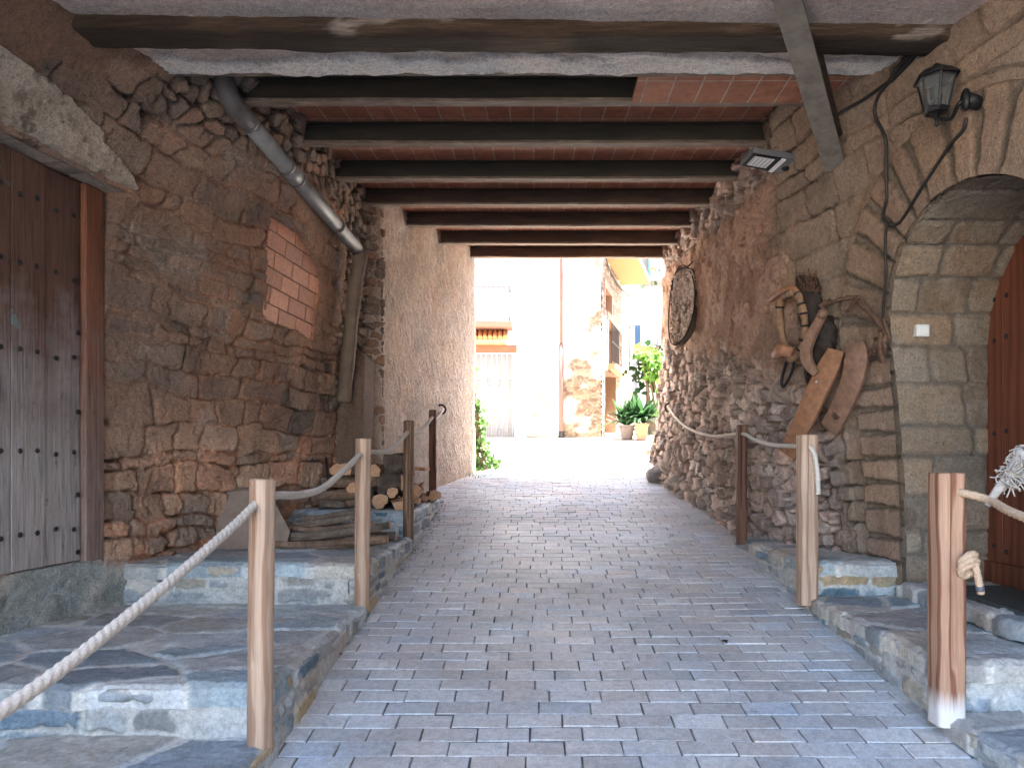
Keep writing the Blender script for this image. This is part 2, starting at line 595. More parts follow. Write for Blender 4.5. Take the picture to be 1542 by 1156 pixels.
XL = -.915
left = empty('stone_platform', (-1.5, 2.5, .4))
tag(left, 'stepped stone platform of bluish slate slabs under the planked door, left of the lane', 'stone steps')
LP = [(-3.2, -.2, 1.05, .225), (-3.0, 1.05, 2.47, .41), (-2.75, 2.47, 3.87, .592), (-2.55, 3.87, 5.28, .813), (-2.2, 5.28, 7.0, 1.005)]
def setp(o, parent):
    """parent without moving"""
    o.parent = parent
    o.matrix_parent_inverse = Matrix.Translation(parent.location).inverted() if parent.rotation_euler[2] == 0 else (Matrix.Translation(parent.location) @ Matrix.Rotation(parent.rotation_euler[2], 4, 'Z')).inverted()
    return o
for k, (x0, y0, y1, z) in enumerate(LP):
    rs = .05 if k == 0 else .009
    setp(tread('tread', x0, XL + .012, y0 - .012, y1 + .03, z, None, 20 + k, rs), left)
    setp(riser('riser', (x0, y0), (XL - .01, y0), z - .24, z - .24, z - .012, None, 40 + k, .03 if k < 2 else .007, (0, -1, 0)), left)
    setp(riser('curb_face', (XL, y0), (XL, y1), .137 * y0 - .05, .137 * y1 - .05, z - .012, None, 60 + k, .03 if k == 0 else .010, (1, 0, 0)), left)
setp(riser('riser', (-1.6, 7.0), (XL - .01, 7.0), .9, .9, .995, None, 59, .012, (0, 1, 0)), left)

XR = 1.535
right = empty('stone_platform', (2.0, 2.7, .5))
tag(right, 'stepped stone platform with a slab before the arched doorway, right of the lane', 'stone steps')
RP = [(2.9, -.1, 1.25, .245), (2.7, 1.25, 2.66, .43), (2.35, 2.66, 3.98, .62), (2.2, 3.98, 5.42, .80)]
for k, (x1, y0, y1, z) in enumerate(RP):
    rs = .05 if k == 0 else .009
    setp(tread('tread', XR - .012, x1, y0 - .012, y1 + .03, z, None, 120 + k, rs, .95, .05), right)
    setp(riser('riser', (XR + .01, y0), (x1, y0), z - .24, z - .24, z - .012, None, 140 + k, .03 if k < 1 else .007, (0, -1, 0)), right)
    setp(riser('curb_face', (XR, y0), (XR, y1), .137 * y0 - .05, .137 * y1 - .05, z - .012, None, 160 + k, .03 if k == 0 else .010, (-1, 0, 0)), right)
# threshold slab in front of the arch
setp(tread('threshold_slab', 1.99, 2.62, 2.2, 3.93, .705, None, 180, .012, 1.15, .08), right)

# ================================================================== left wall
LB = ([-6, 0, 3.2, 3.85, 4.6, 5.3, 6.0, 6.30, 6.42], [-3.1, -2.75, -2.42, -2.28, -2.06, -1.82, -1.62, -1.54, -1.36])
LT = ([-6, 0, 3.0, 3.6, 4.5, 6.0, 6.25, 6.42], [-2.4, -2.15, -1.84, -1.74, -1.56, -1.52, -1.50, -1.36])
def left_x(Y, Z):
    b = np.interp(Y, *LB); t = np.interp(Y, *LT)
    p = np.interp(Y, [3.9, 4.8], [5.0, 1.3])
    s = np.clip((Z - .8) / 2.65, 0, 1.25) ** p
    return b + (t - b) * s

DOOR_L = (2.1, 3.755, .863, 2.785)     # y0, y1, z0, z1
BR = [(4.28, 3.06), (5.32, 3.02), (5.12, 2.24), (4.30, 2.27)]  # replaced below by pixel corners
def hitl(px, py):
    lo, hi = 1.0, 7.0
    f = lambda Y: (px - 805) * Y / F - float(left_x(np.array(Y), np.array(EYE - (py - 695) * Y / F)))
    for _ in range(60):
        mid = (lo + hi) / 2
        if f(mid) < 0: hi = mid
        else: lo = mid
    Y = (lo + hi) / 2
    return Vector(((px - 805) * Y / F, Y, EYE - (py - 695) * Y / F))
BRK = [hitl(405, 322), hitl(486, 378), hitl(472, 514), hitl(401, 482)]

def in_poly(y, z, P, soft=.03):
    """signed inside distance of a convex quad (y,z)"""
    d = np.full(y.shape, 9.0)
    n = len(P)
    area = sum(P[i][0] * P[(i + 1) % n][1] - P[(i + 1) % n][0] * P[i][1] for i in range(n))
    sg = 1 if area > 0 else -1
    for i in range(n):
        a = P[i]; b = P[(i + 1) % n]
        ex, ey = b[0] - a[0], b[1] - a[1]
        L = math.hypot(ex, ey)
        d = np.minimum(d, sg * (ex * (z - a[1]) - ey * (y - a[0])) / L)
    return d

yy = np.concatenate([np.linspace(-1.2, 2.2, 50)[:-1], np.linspace(2.2, 3.1, 40)[:-1], np.linspace(3.1, 6.42, 480)])
zz = np.linspace(-.2, 3.95, 560)
Y, Z = np.meshgrid(yy, zz, indexing='ij')
X = left_x(Y, Z)
P = np.stack([X, Y, Z], -1)
N = normals(P)
if N[200, 200, 0] < 0: N = -N
d, ri_, ci, lu, lv = courses2(Y, Z, (.06, .19), (.12, .42), .045, 11)
fine = fbm(Y * 30, Z * 30, 4, 1); mid = fbm(Y * 6, Z * 6, 4, 2); big = fbm(Y * 1.3, Z * 1.6, 3, 3)
r = hash2(ri_, ci, 4); r2 = hash2(ri_, ci, 5)
pl = sstep(-.10, .08, (Z - 2.98) - .22 * np.maximum(Y - 3.2, 0) * 8 + .9 * (mid - .5))          # earth plaster up left
smear = sstep(.33, .53, .55 * big + .45 * mid + .08 * sstep(1.6, 2.4, Z) - .10 * sstep(1.7, 1.1, Z))
chipn = fbm(Y * 16, Z * 16, 4, 15); ridge = 1 - np.abs(2 * fbm(Y * 9, Z * 9, 4, 16) - 1)
far = sstep(4.1, 4.7, Y + .5 * (mid - .5))
ms = sstep(.002, .009, d + .016 * (chipn - .5) - .006 * smear)
tilt = (hash2(ri_, ci, 41) - .5) * .10 * lu + (hash2(ri_, ci, 42) - .5) * .22 * lv
cover = np.clip(smear * .85 + pl, 0, 1)
h_st = ms * (.008 + .022 * r2 * (1 - .4 * smear) + tilt) + .012 * (mid - .5) + .008 * (fine - .5) + .014 * (chipn - .5) - .010 * sstep(.86, .96, ridge)
h_st = h_st - .010 * (1 - ms) * (1 - smear)
h_pl = .014 + .012 * (mid - .5) + .008 * (fine - .5) + .014 * (chipn - .5) + .02 * (big - .5)
h = lerp(h_st, lerp(h_st * .35 + .010 + .014 * (chipn - .5), h_pl, pl), cover)
pal = np.array([[.235, .175, .128], [.20, .155, .118], [.265, .20, .145], [.175, .15, .125], [.28, .185, .128], [.225, .19, .155]])
stone = pick(r, pal) * (.8 + .4 * r2)[..., None] * (.8 + .4 * mid)[..., None]
mort = mixc(C3((.33, .225, .16), X.shape), C3((.42, .245, .15), X.shape), far * sstep(.35, .55, big + .15))
mort = mort * (.65 + .7 * mid)[..., None]
mort = mixc(mort, C3((.30, .155, .10), X.shape), sstep(.54, .66, fbm(Y * 2.2, Z * 2.2, 4, 51)) * .7)
mort = mixc(mort, C3((.36, .33, .29), X.shape), sstep(.58, .68, fbm(Y * 3.1, Z * 3.1, 4, 52)) * .7)
plc = mixc(C3((.17, .105, .072), X.shape), C3((.21, .137, .096), X.shape), big) * (.8 + .4 * mid)[..., None]
gap = sstep(.007, .001, d + .010 * (fine - .5)) * (1 - .6 * cover) * sstep(.50, .58, fbm(Y * 4, Z * 4, 3, 31)) * (1 - pl)
col = mixc(mort, stone, ms * (1 - .45 * cover))
col = mixc(col, col * .62, sstep(.012, .003, d + .012 * (fine - .5)) * (1 - pl) * (1 - .5 * cover))
col = mixc(col, plc, pl)
h = h - .028 * gap
col = mixc(col, col * .55, gap)
# the pale lower courses get lighter, warmer stone; the foot is rendered in grey-green cement
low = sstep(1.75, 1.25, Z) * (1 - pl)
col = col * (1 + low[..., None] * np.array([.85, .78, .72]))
cem = sstep(.06, -.06, Z - (.87 - .10 * sstep(3.7, 4.2, Y)) + .12 * (mid - .5)) * sstep(4.25, 3.95, Y)
cemc = mixc(C3((.34, .385, .375), X.shape), C3((.46, .48, .455), X.shape), sstep(.4, .62, mid)) * (.8 + .4 * fine)[..., None]
col = mixc(col, cemc, cem)
h = lerp(h, .05 + .03 * (mid - .5) + .010 * (fine - .5), cem)
# small loose rubble under the beams and along the end of the wall
end = sstep(5.78, 5.95, Y + .25 * (mid - .5)) + sstep(.0, .12, Z - (2.97 + .1065 * Y) + .22 + .1 * (mid - .5)) * sstep(3.5, 3.8, Y)
end = np.clip(end, 0, 1)
f1, f2, cx, cyy = voronoi(Y / .11 + .4 * (mid - .5), Z / .075 + .4 * (fine - .5), 9)
e = f2 - f1
rr = hash2(cx, cyy, 12)
h2 = .05 * sstep(.02, .22, e + .1 * (chipn - .5)) * (.3 + rr) - .04 + .02 * (chipn - .5)
c2 = mixc(C3((.105, .074, .053), X.shape), 1.25 * pick(rr, pal) * (.8 + .3 * mid)[..., None], sstep(.06, .18, e))
h = lerp(h, h2, end); col = mixc(col, c2, end)
# door recess, brick recess
col = mixc(C3((1, 1, 1), X.shape) * (col @ np.array([.3, .55, .15]))[..., None], col, 0 * X + .94) * (1 + (1 - cem)[..., None] * np.array([.10, -.01, -.045]))
dd = in_poly(Y, Z, [(DOOR_L[0], DOOR_L[2]), (DOOR_L[1], DOOR_L[2]), (DOOR_L[1], DOOR_L[3]), (DOOR_L[0], DOOR_L[3])])
h = np.where(dd > 0, -.16, h)
bp = [(q.y, q.z) for q in BRK]
db = in_poly(Y, Z, bp) + .05 * (mid - .5) - .16 * sstep(.25, .0, np.hypot(Y - bp[1][0] + .12, (Z - bp[1][1]) * 1.0)) * sstep(.35, .6, fbm(Y * 7, Z * 7, 3, 44))
orange = sstep(.0, .10, db + .30 + .35 * (mid - .5)) * (Y > 5.05) * sstep(1.7, 2.1, Z)
col = mixc(col, C3((.38, .225, .145), X.shape) * (.7 + .6 * mid)[..., None], np.clip(orange, 0, 1) * (1 - end) * .8)
h = np.where(db > .004, -.12, h)
P = P + N * h[..., None]
lw = grid_mesh('stone_wall', P, col, M_STONE, None, back=-3.25, flip=True)
tag(lw, 'rough brown rubble wall with smeared mortar, holding the planked door and the bricked up opening', 'wall')

# bricked up window: flat hollow bricks in thin dark joints
def brick_infill():
    c = [Vector(q) for q in BRK]
    inn = Vector((-.006, 0, 0))
    ex = (c[1] - c[0] + c[2] - c[3]); ez = ((c[0] - c[3]) / (c[0] - c[3]).z + (c[1] - c[2]) / (c[1] - c[2]).z) / 2
    ez.y = 0
    U = (c[2] - c[3]).normalized()
    bm = MB()
    o = c[3] + inn
    L = max((c[1] - c[3]).dot(U), (c[2] - c[3]).dot(U)) + .05
    Hh = 1.0
    nrm = U.cross(ez).normalized()
    if nrm.x < 0: nrm = -nrm
    rg = random.Random(5)
    rh, bl = .118, .228
    cols = []
    z = -.12
    k = 0
    quads = []
    while z < Hh:
        u = -.2 + (bl / 2 if k % 2 else 0)
        while u < L:
            quads.append((u, z)); u += bl
        z += rh; k += 1
    V, Fc, Cc = [], [], []
    for (u, z) in quads:
        a0, a1, b0, b1 = u + .004, u + bl - .004, z + .004, z + rh - .004
        ctr = o + U * (a0 + bl / 2) + ez * (z + rh / 2)
        s = in_poly(np.array([ctr.y]), np.array([ctr.z]), bp)[0]
        if s < -.10: continue
        dz = rg.uniform(-.003, .003)
        base = np.array([.55, .25, .155]) * rg.uniform(.78, 1.18)
        n0 = len(V)
        for (dep, ins) in ((-.03, 0), (-.003 + dz, 0), (dz, .004)):
            for (p, q) in ((a0 + ins, b0 + ins), (a1 - ins, b0 + ins), (a1 - ins, b1 - ins), (a0 + ins, b1 - ins)):
                V.append(o + U * p + ez * q + nrm * dep); Cc.append(base)
        for q0 in (0, 4):
            for e in range(4):
                Fc.append((n0 + q0 + e, n0 + q0 + (e + 1) % 4, n0 + q0 + 4 + (e + 1) % 4, n0 + q0 + 4 + e))
        Fc.append((n0 + 8, n0 + 9, n0 + 10, n0 + 11))
    me = bpy.data.meshes.new('brick_infill')
    me.from_pydata([tuple(v) for v in V], [], Fc)
    at = me.color_attributes.new('Col', 'FLOAT_COLOR', 'POINT')
    at.data.foreach_set('color', np.concatenate([np.array(Cc), np.ones((len(Cc), 1))], 1).astype(np.float32).ravel())
    bmb = bmesh.new(); bmb.from_mesh(me)
    for i in range(4):
        pa, pb = c[i], c[(i + 1) % 4]
        e_ = (pb - pa).normalized()
        out_ = e_.cross(nrm)
        cen = (c[0] + c[1] + c[2] + c[3]) / 4
        if out_.dot(cen - pa) > 0: out_ = -out_
        bmesh.ops.bisect_plane(bmb, geom=bmb.verts[:] + bmb.edges[:] + bmb.faces[:], plane_co=pa + out_ * .03, plane_no=out_, clear_outer=True)
    bmb.to_mesh(me); bmb.free()
    ob = link('brick_infill', me, M_PAVER, lw)
    ob['label'] = 'pinkish flat bricks closing an old opening'
    # dark mortar behind
    m2 = MB()
    m2.bm.faces.new([m2.bm.verts.new(o + U * p + ez * q - nrm * .007) for p, q in ((-.5, -.5), (L + .5, -.5), (L + .5, 1.4), (-.5, 1.4))])
    for i in range(4):
        pa, pb = c[i], c[(i + 1) % 4]
        out_ = (pb - pa).normalized().cross(nrm)
        if out_.dot((c[0] + c[1] + c[2] + c[3]) / 4 - pa) > 0: out_ = -out_
        bmesh.ops.bisect_plane(m2.bm, geom=m2.bm.verts[:] + m2.bm.edges[:] + m2.bm.faces[:], plane_co=pa + out_ * .03, plane_no=out_, clear_outer=True)
    m2.build('brick_mortar', plain_mat('dark_mortar', (.13, .085, .06), .95), lw)
brick_infill()

# ================================================================== straw plaster pier
pb = ([6.30, 6.40, 7.04, 7.93, 8.60, 8.95, 9.05], [-1.50, -1.385, -1.285, -1.075, -.86, -.765, -.755])
yy = np.linspace(6.32, 9.06, 250); zz = np.linspace(.5, 4.15, 290)
Y, Z = np.meshgrid(yy, zz, indexing='ij')
X = np.interp(Y, *pb) + .03 * (fbm(Z * 2, Y * 2, 2, 70) - .5)
nrm = normals(np.stack([X, Y, Z], -1))
if nrm[100, 100, 0] < 0: nrm = -nrm
big = fbm(Y * 2, Z * 2, 3, 71); mid = fbm(Y * 14 + Z * 5, Z * 9 - Y * 3, 4, 72); fine = fbm(Y * 45, Z * 45, 3, 73)
str1 = fbm(Y * 60 + Z * 30, Z * 14 - Y * 6, 3, 74)
h = .03 * (big - .5) + .010 * (mid - .5) + .010 * (fine - .5) + .012 * (str1 - .5)
P = np.stack([X, Y, Z], -1) + nrm * h[..., None]
col = mixc(C3((.43, .335, .265), X.shape), C3((.56, .46, .375), X.shape), sstep(.3, .7, str1 * .6 + mid * .4)) * (.85 + .3 * big)[..., None]
pier = grid_mesh('plaster_wall', P, col, M_EARTH, None, back=-2.6, flip=True)
tag(pier, 'tan straw and earth plastered wall beside the bright opening, behind the firewood', 'wall')

# ================================================================== right wall
RB = ([-6, 0, 2.5, 3.9, 4.15, 4.5, 4.9, 5.4, 6.5, 8.0, 8.7, 9.05], [2.5, 2.35, 2.13, 2.06, 2.02, 1.92, 1.80, 1.73, 1.66, 1.50, 1.45, 1.50])
RT = ([-6, 0, 2.5, 3.3, 3.6, 4.0, 4.5, 5.5, 8.9, 9.05], [2.35, 2.2, 2.0, 1.82, 1.75, 1.64, 1.55, 1.56, 1.63, 1.66])
def right_x(Y, Z):
    b = np.interp(Y, *RB); t = np.interp(Y, *RT)
    p = np.interp(Y, [4.0, 4.9], [2.4, .75])
    s = np.clip((Z - .6) / 2.75, 0, 1.25) ** p
    bul = .12 * np.exp(-((Z - ground_z(Y)) / .45) ** 2) * np.interp(Y, [4.9, 5.6], [0, 1])
    return b + (t - b) * s - bul * .5
def hitr(px, py):
    lo, hi = 1.0, 9.0
    f = lambda Y: (px - 805) * Y / F - float(right_x(np.array(Y), np.array(EYE - (py - 695) * Y / F)))
    for _ in range(60):
        mid = (lo + hi) / 2
        if f(mid) > 0: hi = mid
        else: lo = mid
    Y = (lo + hi) / 2
    return Vector(((px - 805) * Y / F, Y, EYE - (py - 695) * Y / F))

AY0, AY1, ASP = 2.62, 3.94, 2.00              # arch jambs and springing
AR = (AY1 - AY0) / 2; AYC = (AY0 + AY1) / 2
def arch_in(Y, Z):
    """distance inside the arched opening"""
    dj = np.minimum(Y - AY0, AY1 - Y)
    da = AR - np.hypot(Y - AYC, Z - ASP)
    return np.where(Z < ASP, dj, da)
yy = np.concatenate([np.linspace(-1.2, 2.0, 50)[:-1], np.linspace(2.0, 3.2, 70)[:-1], np.linspace(3.2, 9.06, 700)])
zz = np.linspace(-.2, 4.15, 580)
Y, Z = np.meshgrid(yy, zz, indexing='ij')
X = right_x(Y, Z)
P = np.stack([X, Y, Z], -1)
N = normals(P)
if N[300, 200, 0] > 0: N = -N
fine = fbm(Y * 30, Z * 30, 4, 81); mid = fbm(Y * 6, Z * 6, 4, 82); big = fbm(Y * 1.3, Z * 1.6, 3, 83)
# dressed coursed stone near the arch
d, ri_, ci, lu, lv = courses2(Y, Z, (.10, .23), (.18, .58), .026, 21)
r = hash2(ri_, ci, 84); r2 = hash2(ri_, ci, 85)
smear = sstep(.40, .62, .5 * big + .5 * mid)
ms = sstep(.003, .010, d + .014 * (fine - .5))
chA = fbm(Y * 16, Z * 16, 4, 88)
hA = ms * (.008 + .018 * r2 + (hash2(ri_, ci, 41) - .5) * .10 * lu + (hash2(ri_, ci, 42) - .5) * .22 * lv) + .010 * (mid - .5) + .008 * (fine - .5) + .015 * (big - .5) + .012 * (chA - .5)
pal = np.array([[.275, .20, .135], [.24, .178, .122], [.30, .22, .15], [.225, .178, .13], [.27, .215, .16], [.205, .155, .112]])
cA = mixc(C3((.255, .19, .135), X.shape) * (.8 + .4 * mid)[..., None], pick(r, pal) * (.82 + .36 * r2)[..., None] * (.8 + .4 * mid)[..., None], ms * (1 - .55 * smear))
hA = lerp(hA, hA * .5 + .012, smear)
gA = sstep(.007, .001, d + .008 * (fine - .5)) * sstep(.47, .56, fbm(Y * 3.5, Z * 3.5, 3, 99))
hA = hA - .035 * gA
cA = mixc(cA, cA * .68, sstep(.013, .004, d + .010 * (fine - .5)) * (1 - .4 * smear))
cA = mixc(cA, cA * .5, gA)
# rubble
f1, f2, cx, cyy = voronoi(Y / .15 + .8 * (mid - .5) + .4 * (fbm(Y * 14, Z * 14, 3, 92) - .5), Z / .105 + .9 * (fbm(Y * 5, Z * 5, 3, 90) - .5) + .4 * (fbm(Y * 14, Z * 14, 3, 93) - .5), 31, .98)
e = f2 - f1 + .10 * (fine - .5)
rr = hash2(cx, cyy, 32); r3 = hash2(cx, cyy, 33)
f1b, f2b, cxb, cyb = voronoi(Y / .07, Z / .06, 35, .95)
eb = f2b - f1b
chB = fbm(Y * 18, Z * 18, 4, 91)
hB = .085 * sstep(.03, .20, e + .12 * (chB - .5)) * (.15 + 1.0 * rr) - .05 + .022 * (fine - .5) + .03 * (mid - .5) + .040 * (chB - .5)
small = sstep(.16, .06, e)
hB = hB + small * .03 * sstep(.05, .3, eb) * hash2(cxb, cyb, 36)
palB = np.array([[.47, .38, .33], [.54, .465, .42], [.41, .325, .275], [.32, .25, .21], [.52, .40, .34], [.28, .23, .205]])
cB = mixc(C3((.15, .11, .085), X.shape), pick(rr, palB) * (.75 + .45 * r3)[..., None] * (.8 + .4 * fine)[..., None], sstep(.05, .2, e))
cB = mixc(cB, pick(hash2(cxb, cyb, 37), palB) * .8, small * sstep(.1, .25, eb))
# earth plaster
hC = .030 + .022 * (mid - .5) + .022 * (fine - .5) + .03 * (big - .5) + .025 * (chB - .5) - .03 * sstep(.62, .75, fbm(Y * 9, Z * 9, 3, 95))
cC = mixc(C3((.25, .15, .10), X.shape), C3((.36, .24, .17), X.shape), sstep(.35, .65, mid)) * (.75 + .5 * fine)[..., None]
zpl = np.interp(Y, [4.4, 5.2, 6.5, 8.0, 9.0], [1.75, 2.05, 2.35, 2.75, 2.9])
wC = sstep(-.12, .12, Z - zpl + .5 * (mid - .5)) * sstep(.05, .16, (2.97 + .1065 * Y) - .12 - Z + .2 * (mid - .5))
wC = np.maximum(wC, 0)
h = lerp(hB, hC, wC); col = mixc(cB, cC, wC)
wA = sstep(4.72, 4.30, Y + .7 * (mid - .5) - .12 * (Z - 1.5))
h = lerp(h, hA, wA); col = mixc(col, cA, wA)
col = mixc(C3((1, 1, 1), X.shape) * (col @ np.array([.3, .55, .15]))[..., None], col, 0 * X + .90) * np.array([1.05, .98, .95])
ai = arch_in(Y, Z)
h = np.where(ai > -.40, np.minimum(h * .35, .0) - .004 + .35 * h * sstep(-.30, -.40, ai), h)
P = P + N * h[..., None]
# snap the rim of the opening onto the arch and drop the faces inside it
keep = ~((ai[:-1, :-1] > .006) & (ai[1:, :-1] > .006) & (ai[1:, 1:] > .006) & (ai[:-1, 1:] > .006) & (Z[:-1, :-1] > .55))
rw = grid_mesh('stone_wall', P, col, M_DRESS, None, back=3.15, keep=keep)
tag(rw, 'stone wall on the right, dressed blocks round the arch turning to rubble and red earth plaster', 'wall')

# arch lining: reveal of coursed stones (depth) and the ring of long voussoirs (face)
def arch_profile(n_j, n_a):
    pts = [(AY1, z) for z in np.linspace(.5, ASP, n_j)]
    pts += [(AYC + AR * math.cos(t), ASP + AR * math.sin(t)) for t in np.linspace(0, math.pi, n_a)[1:]]
    pts += [(AY0, z) for z in np.linspace(ASP, .5, n_j)[1:]]
    return np.array(pts)
pr = arch_profile(150, 190)
seg = np.concatenate([[0], np.cumsum(np.hypot(*np.diff(pr, axis=0).T))])
tg = np.gradient(pr, axis=0); tg /= np.linalg.norm(tg, axis=1, keepdims=True)
inn = np.stack([-tg[:, 1], tg[:, 0]], 1)       # pointing into the opening
nv = 55
Sg, T = np.meshgrid(seg, np.linspace(0, 1, nv), indexing='ij')
Yp = np.repeat(pr[:, :1], nv, 1); Zp = np.repeat(pr[:, 1:], nv, 1)
XD = 2.53
xf = right_x(Yp, Zp)
dep = T * (XD + .03 - xf)
Xp = xf + dep
d, ri_, ci = courses(dep, Sg, (.11, .24), (.2, .5), .008, 51)
fine = fbm(Sg * 30, dep * 30, 4, 52); mid = fbm(Sg * 7, dep * 7, 4, 53)
r = hash2(ri_, ci, 54); r2 = hash2(ri_, ci, 55)
ms = sstep(.006, .020, d + .012 * (fine - .5))
hh = ms * (.008 + .016 * r2) + .010 * (mid - .5) + .009 * (fine - .5)
col = mixc(C3((.25, .205, .16), Sg.shape) * (.8 + .4 * mid)[..., None], pick(r, pal) * (.85 + .4 * r2)[..., None] * (.8 + .4 * mid)[..., None], ms * (1 - .5 * sstep(.45, .6, mid)))
col = mixc(col, col * .65, sstep(.012, .004, d + .008 * (fine - .5)))
Pr = np.stack([Xp, Yp + inn[:, 0][:, None] * hh, Zp + inn[:, 1][:, None] * hh], -1)
rv = grid_mesh('arch_reveal', Pr, col, M_DRESS, rw, back=None, flip=False)
# voussoir ring
RW = .36
nr = 40
Sg, T = np.meshgrid(seg, np.linspace(-.012, RW, nr), indexing='ij')
wid = np.where((Zp[:, :1] < ASP - .02), .30, RW)
T = np.minimum(T, wid)
Yq = pr[:, :1] - inn[:, :1] * T; Zq = pr[:, 1:] - inn[:, 1:] * T
# stones: one run per 14 to 18 cm along the rim, with a wedge of mortar
d1, ri_, ci = courses(T + 3, Sg * (1 + 0 * T), (.11, .19), (5, 6), .006, 61)
fine = fbm(Yq * 30, Zq * 30, 4, 62); mid = fbm(Yq * 7, Zq * 7, 4, 63)
r = hash2(ri_, ri_, 64); r2 = hash2(ri_, ri_, 65)
wedge = .010 + .028 * np.clip(T / RW, 0, 1)
ms = sstep(0, .006, d1 - wedge * .55 + .008 * (fine - .5)) * sstep(0, .02, wid - T + .02 * (mid - .3) - .012)
palV = np.array([[.30, .20, .14], [.27, .185, .128], [.32, .215, .145], [.285, .185, .135]])
col = mixc(C3((.20, .155, .115), T.shape) * (.8 + .4 * mid)[..., None], pick(r, palV) * (.85 + .3 * r2)[..., None] * (.85 + .3 * mid)[..., None], ms)
hq = .010 + ms * (.014 + .012 * r2) + .008 * (mid - .5) + .008 * (fine - .5) - .03 * sstep(wid - .025, wid, T)
col = mixc(col, col * .6, sstep(.012, .003, np.abs(d1 - wedge * .55)))
Xq = right_x(Yq, Zq) - hq
ring = grid_mesh('arch_ring', np.stack([Xq, Yq, Zq], -1), col, M_DRESS, rw, back=None, flip=True)

# ================================================================== ceiling, beams
def zb(y):
    return 2.97 + .1065 * y
# plaster soffit over the near bay, rough white skim at its far edge
xx = np.linspace(-2.3, 2.3, 300); yy = np.concatenate([np.linspace(1.08, 2.7, 30)[:-1], np.linspace(2.7, 3.62, 110)])
X, Y = np.meshgrid(xx, yy, indexing='ij')
rag = .035 * (fbm(X * 6, X * 0, 4, 201) - .5) * 2
Yr = np.minimum(Y, 3.60 + rag)
fine = fbm(X * 25, Y * 25, 4, 202); mid = fbm(X * 5, Y * 9, 4, 203)
edge = sstep(3.42, 3.47, Y + .14 * (mid - .5) * 2)
Z = zb(Yr) - .004 + .006 * (fine - .5) - edge * (.014 + .024 * (fbm(X * 11, Y * 16, 4, 204) - .4))
col = mixc(C3((.60, .52, .47), X.shape), C3((.88, .83, .78), X.shape), edge) * (.85 + .3 * mid)[..., None]
cl = grid_mesh('ceiling', np.stack([X, Yr, Z], -1), col, M_STONE, None, back=(0, 0, .12))
tag(cl, 'off white plastered ceiling with a ragged skim of white plaster along its far edge', 'ceiling', kind='structure')

# terracotta tiles between the steel beams
tl = NT('terracotta_tiles')
tc = tl.coord((1, 1, 1))
bk = tl.n('ShaderNodeTexBrick')
bk.inputs['Scale'].default_value = 1
bk.inputs['Brick Width'].default_value = .15
bk.inputs['Row Height'].default_value = .29
bk.inputs['Mortar Size'].default_value = .0045
bk.inputs['Mortar Smooth'].default_value = .2
bk.offset = .0
bk.inputs['Color1'].default_value = (.30, .115, .065, 1)
bk.inputs['Color2'].default_value = (.38, .155, .09, 1)
bk.inputs['Mortar'].default_value = (.40, .32, .26, 1)
wv = tl.n('ShaderNodeVectorMath', operation='ADD')
nn = tl.n('ShaderNodeTexNoise'); nn.inputs['Scale'].default_value = 3
tl.l(tc, nn.inputs[0])
sc_ = tl.n('ShaderNodeVectorMath', operation='SCALE'); sc_.inputs['Scale'].default_value = .012
tl.l(nn.outputs['Color'], sc_.inputs[0]); tl.l(tc, wv.inputs[0]); tl.l(sc_.outputs[0], wv.inputs[1])
tl.l(wv.outputs[0], bk.inputs[0])
g = tl.ramp(tl.noise(tc, 14, 5, .7), [(.3, .65), (.7, 1.2)])
tl.col(tl.mix(bk.outputs[0], g, 1, 'MULTIPLY')).rough(.85)
tl.bump(bk.outputs['Fac'], .4, .004)
M_TILE = tl.m
BY = [3.59, 3.99, 4.68, 5.48, 6.26, 7.10, 7.98, 8.84]
tv = []
ty = [3.58] + BY[1:] + [9.05]
prof = [(a, zb(a) + .141) for a in ty]
V = []; Fc = []
for i, (a, z) in enumerate(prof):
    V += [(-2.3, a, z), (2.3, a, z)]
    if i: Fc.append((2 * i - 2, 2 * i - 1, 2 * i + 1, 2 * i))
n0 = len(V)
V += [(x_, y_, z_ + .06) for (x_, y_, z_) in V]
for i in range(1, len(prof)):
    Fc.append((n0 + 2 * i - 2, n0 + 2 * i, n0 + 2 * i + 1, n0 + 2 * i - 1))
for s_ in (0, 1):
    for i in range(1, len(prof)):
        Fc.append((2 * i - 2 + s_, 2 * i + s_, n0 + 2 * i + s_, n0 + 2 * i - 2 + s_))
tci = poly('ceiling', V, Fc, M_TILE)
tag(tci, 'terracotta tile ceiling seen between the steel beams', 'ceiling', kind='structure')
# low tile patch on the right against the second beam
tp = MB().box((.545, 3.70, 3.385), (1.75, 3.995, 3.41)).build('tile_patch', M_TILE, tci)
tp['label'] = 'lighter terracotta tiles set low against the second beam'

stl = NT('old_steel')
vv = stl.coord((.5, 3, 3))
f = stl.noise(vv, 5, 6, .7)
stl.col(stl.ramp(f, [(.3, (.030, .021, .016)), (.55, (.065, .040, .028)), (.8, (.12, .08, .058))])).rough(.7, .0)
stl.bump(f, .4, .004)
M_STEEL = stl.m
stf = NT('lit_flange')  # bottom faces coloured lighter as if lit; palest patches are mortar
vv = stf.coord((.8, 4, 4))
f = stf.noise(vv, 6, 6, .7)
stf.col(stf.ramp(f, [(.3, (.085, .060, .045)), (.55, (.19, .14, .105)), (.72, (.30, .24, .195)), (.86, (.46, .41, .36))])).rough(.75)
stf.bump(f, .3, .003)
M_FLANGE = stf.m
olive = NT('olive_steel')
vv = olive.coord((.5, 3, 3))
f = olive.noise(vv, 5, 6, .7)
olive.col(olive.ramp(f, [(.3, (.022, .022, .015)), (.6, (.045, .036, .026)), (.85, (.085, .062, .045))])).rough(.7)
M_OLIVE = olive.m
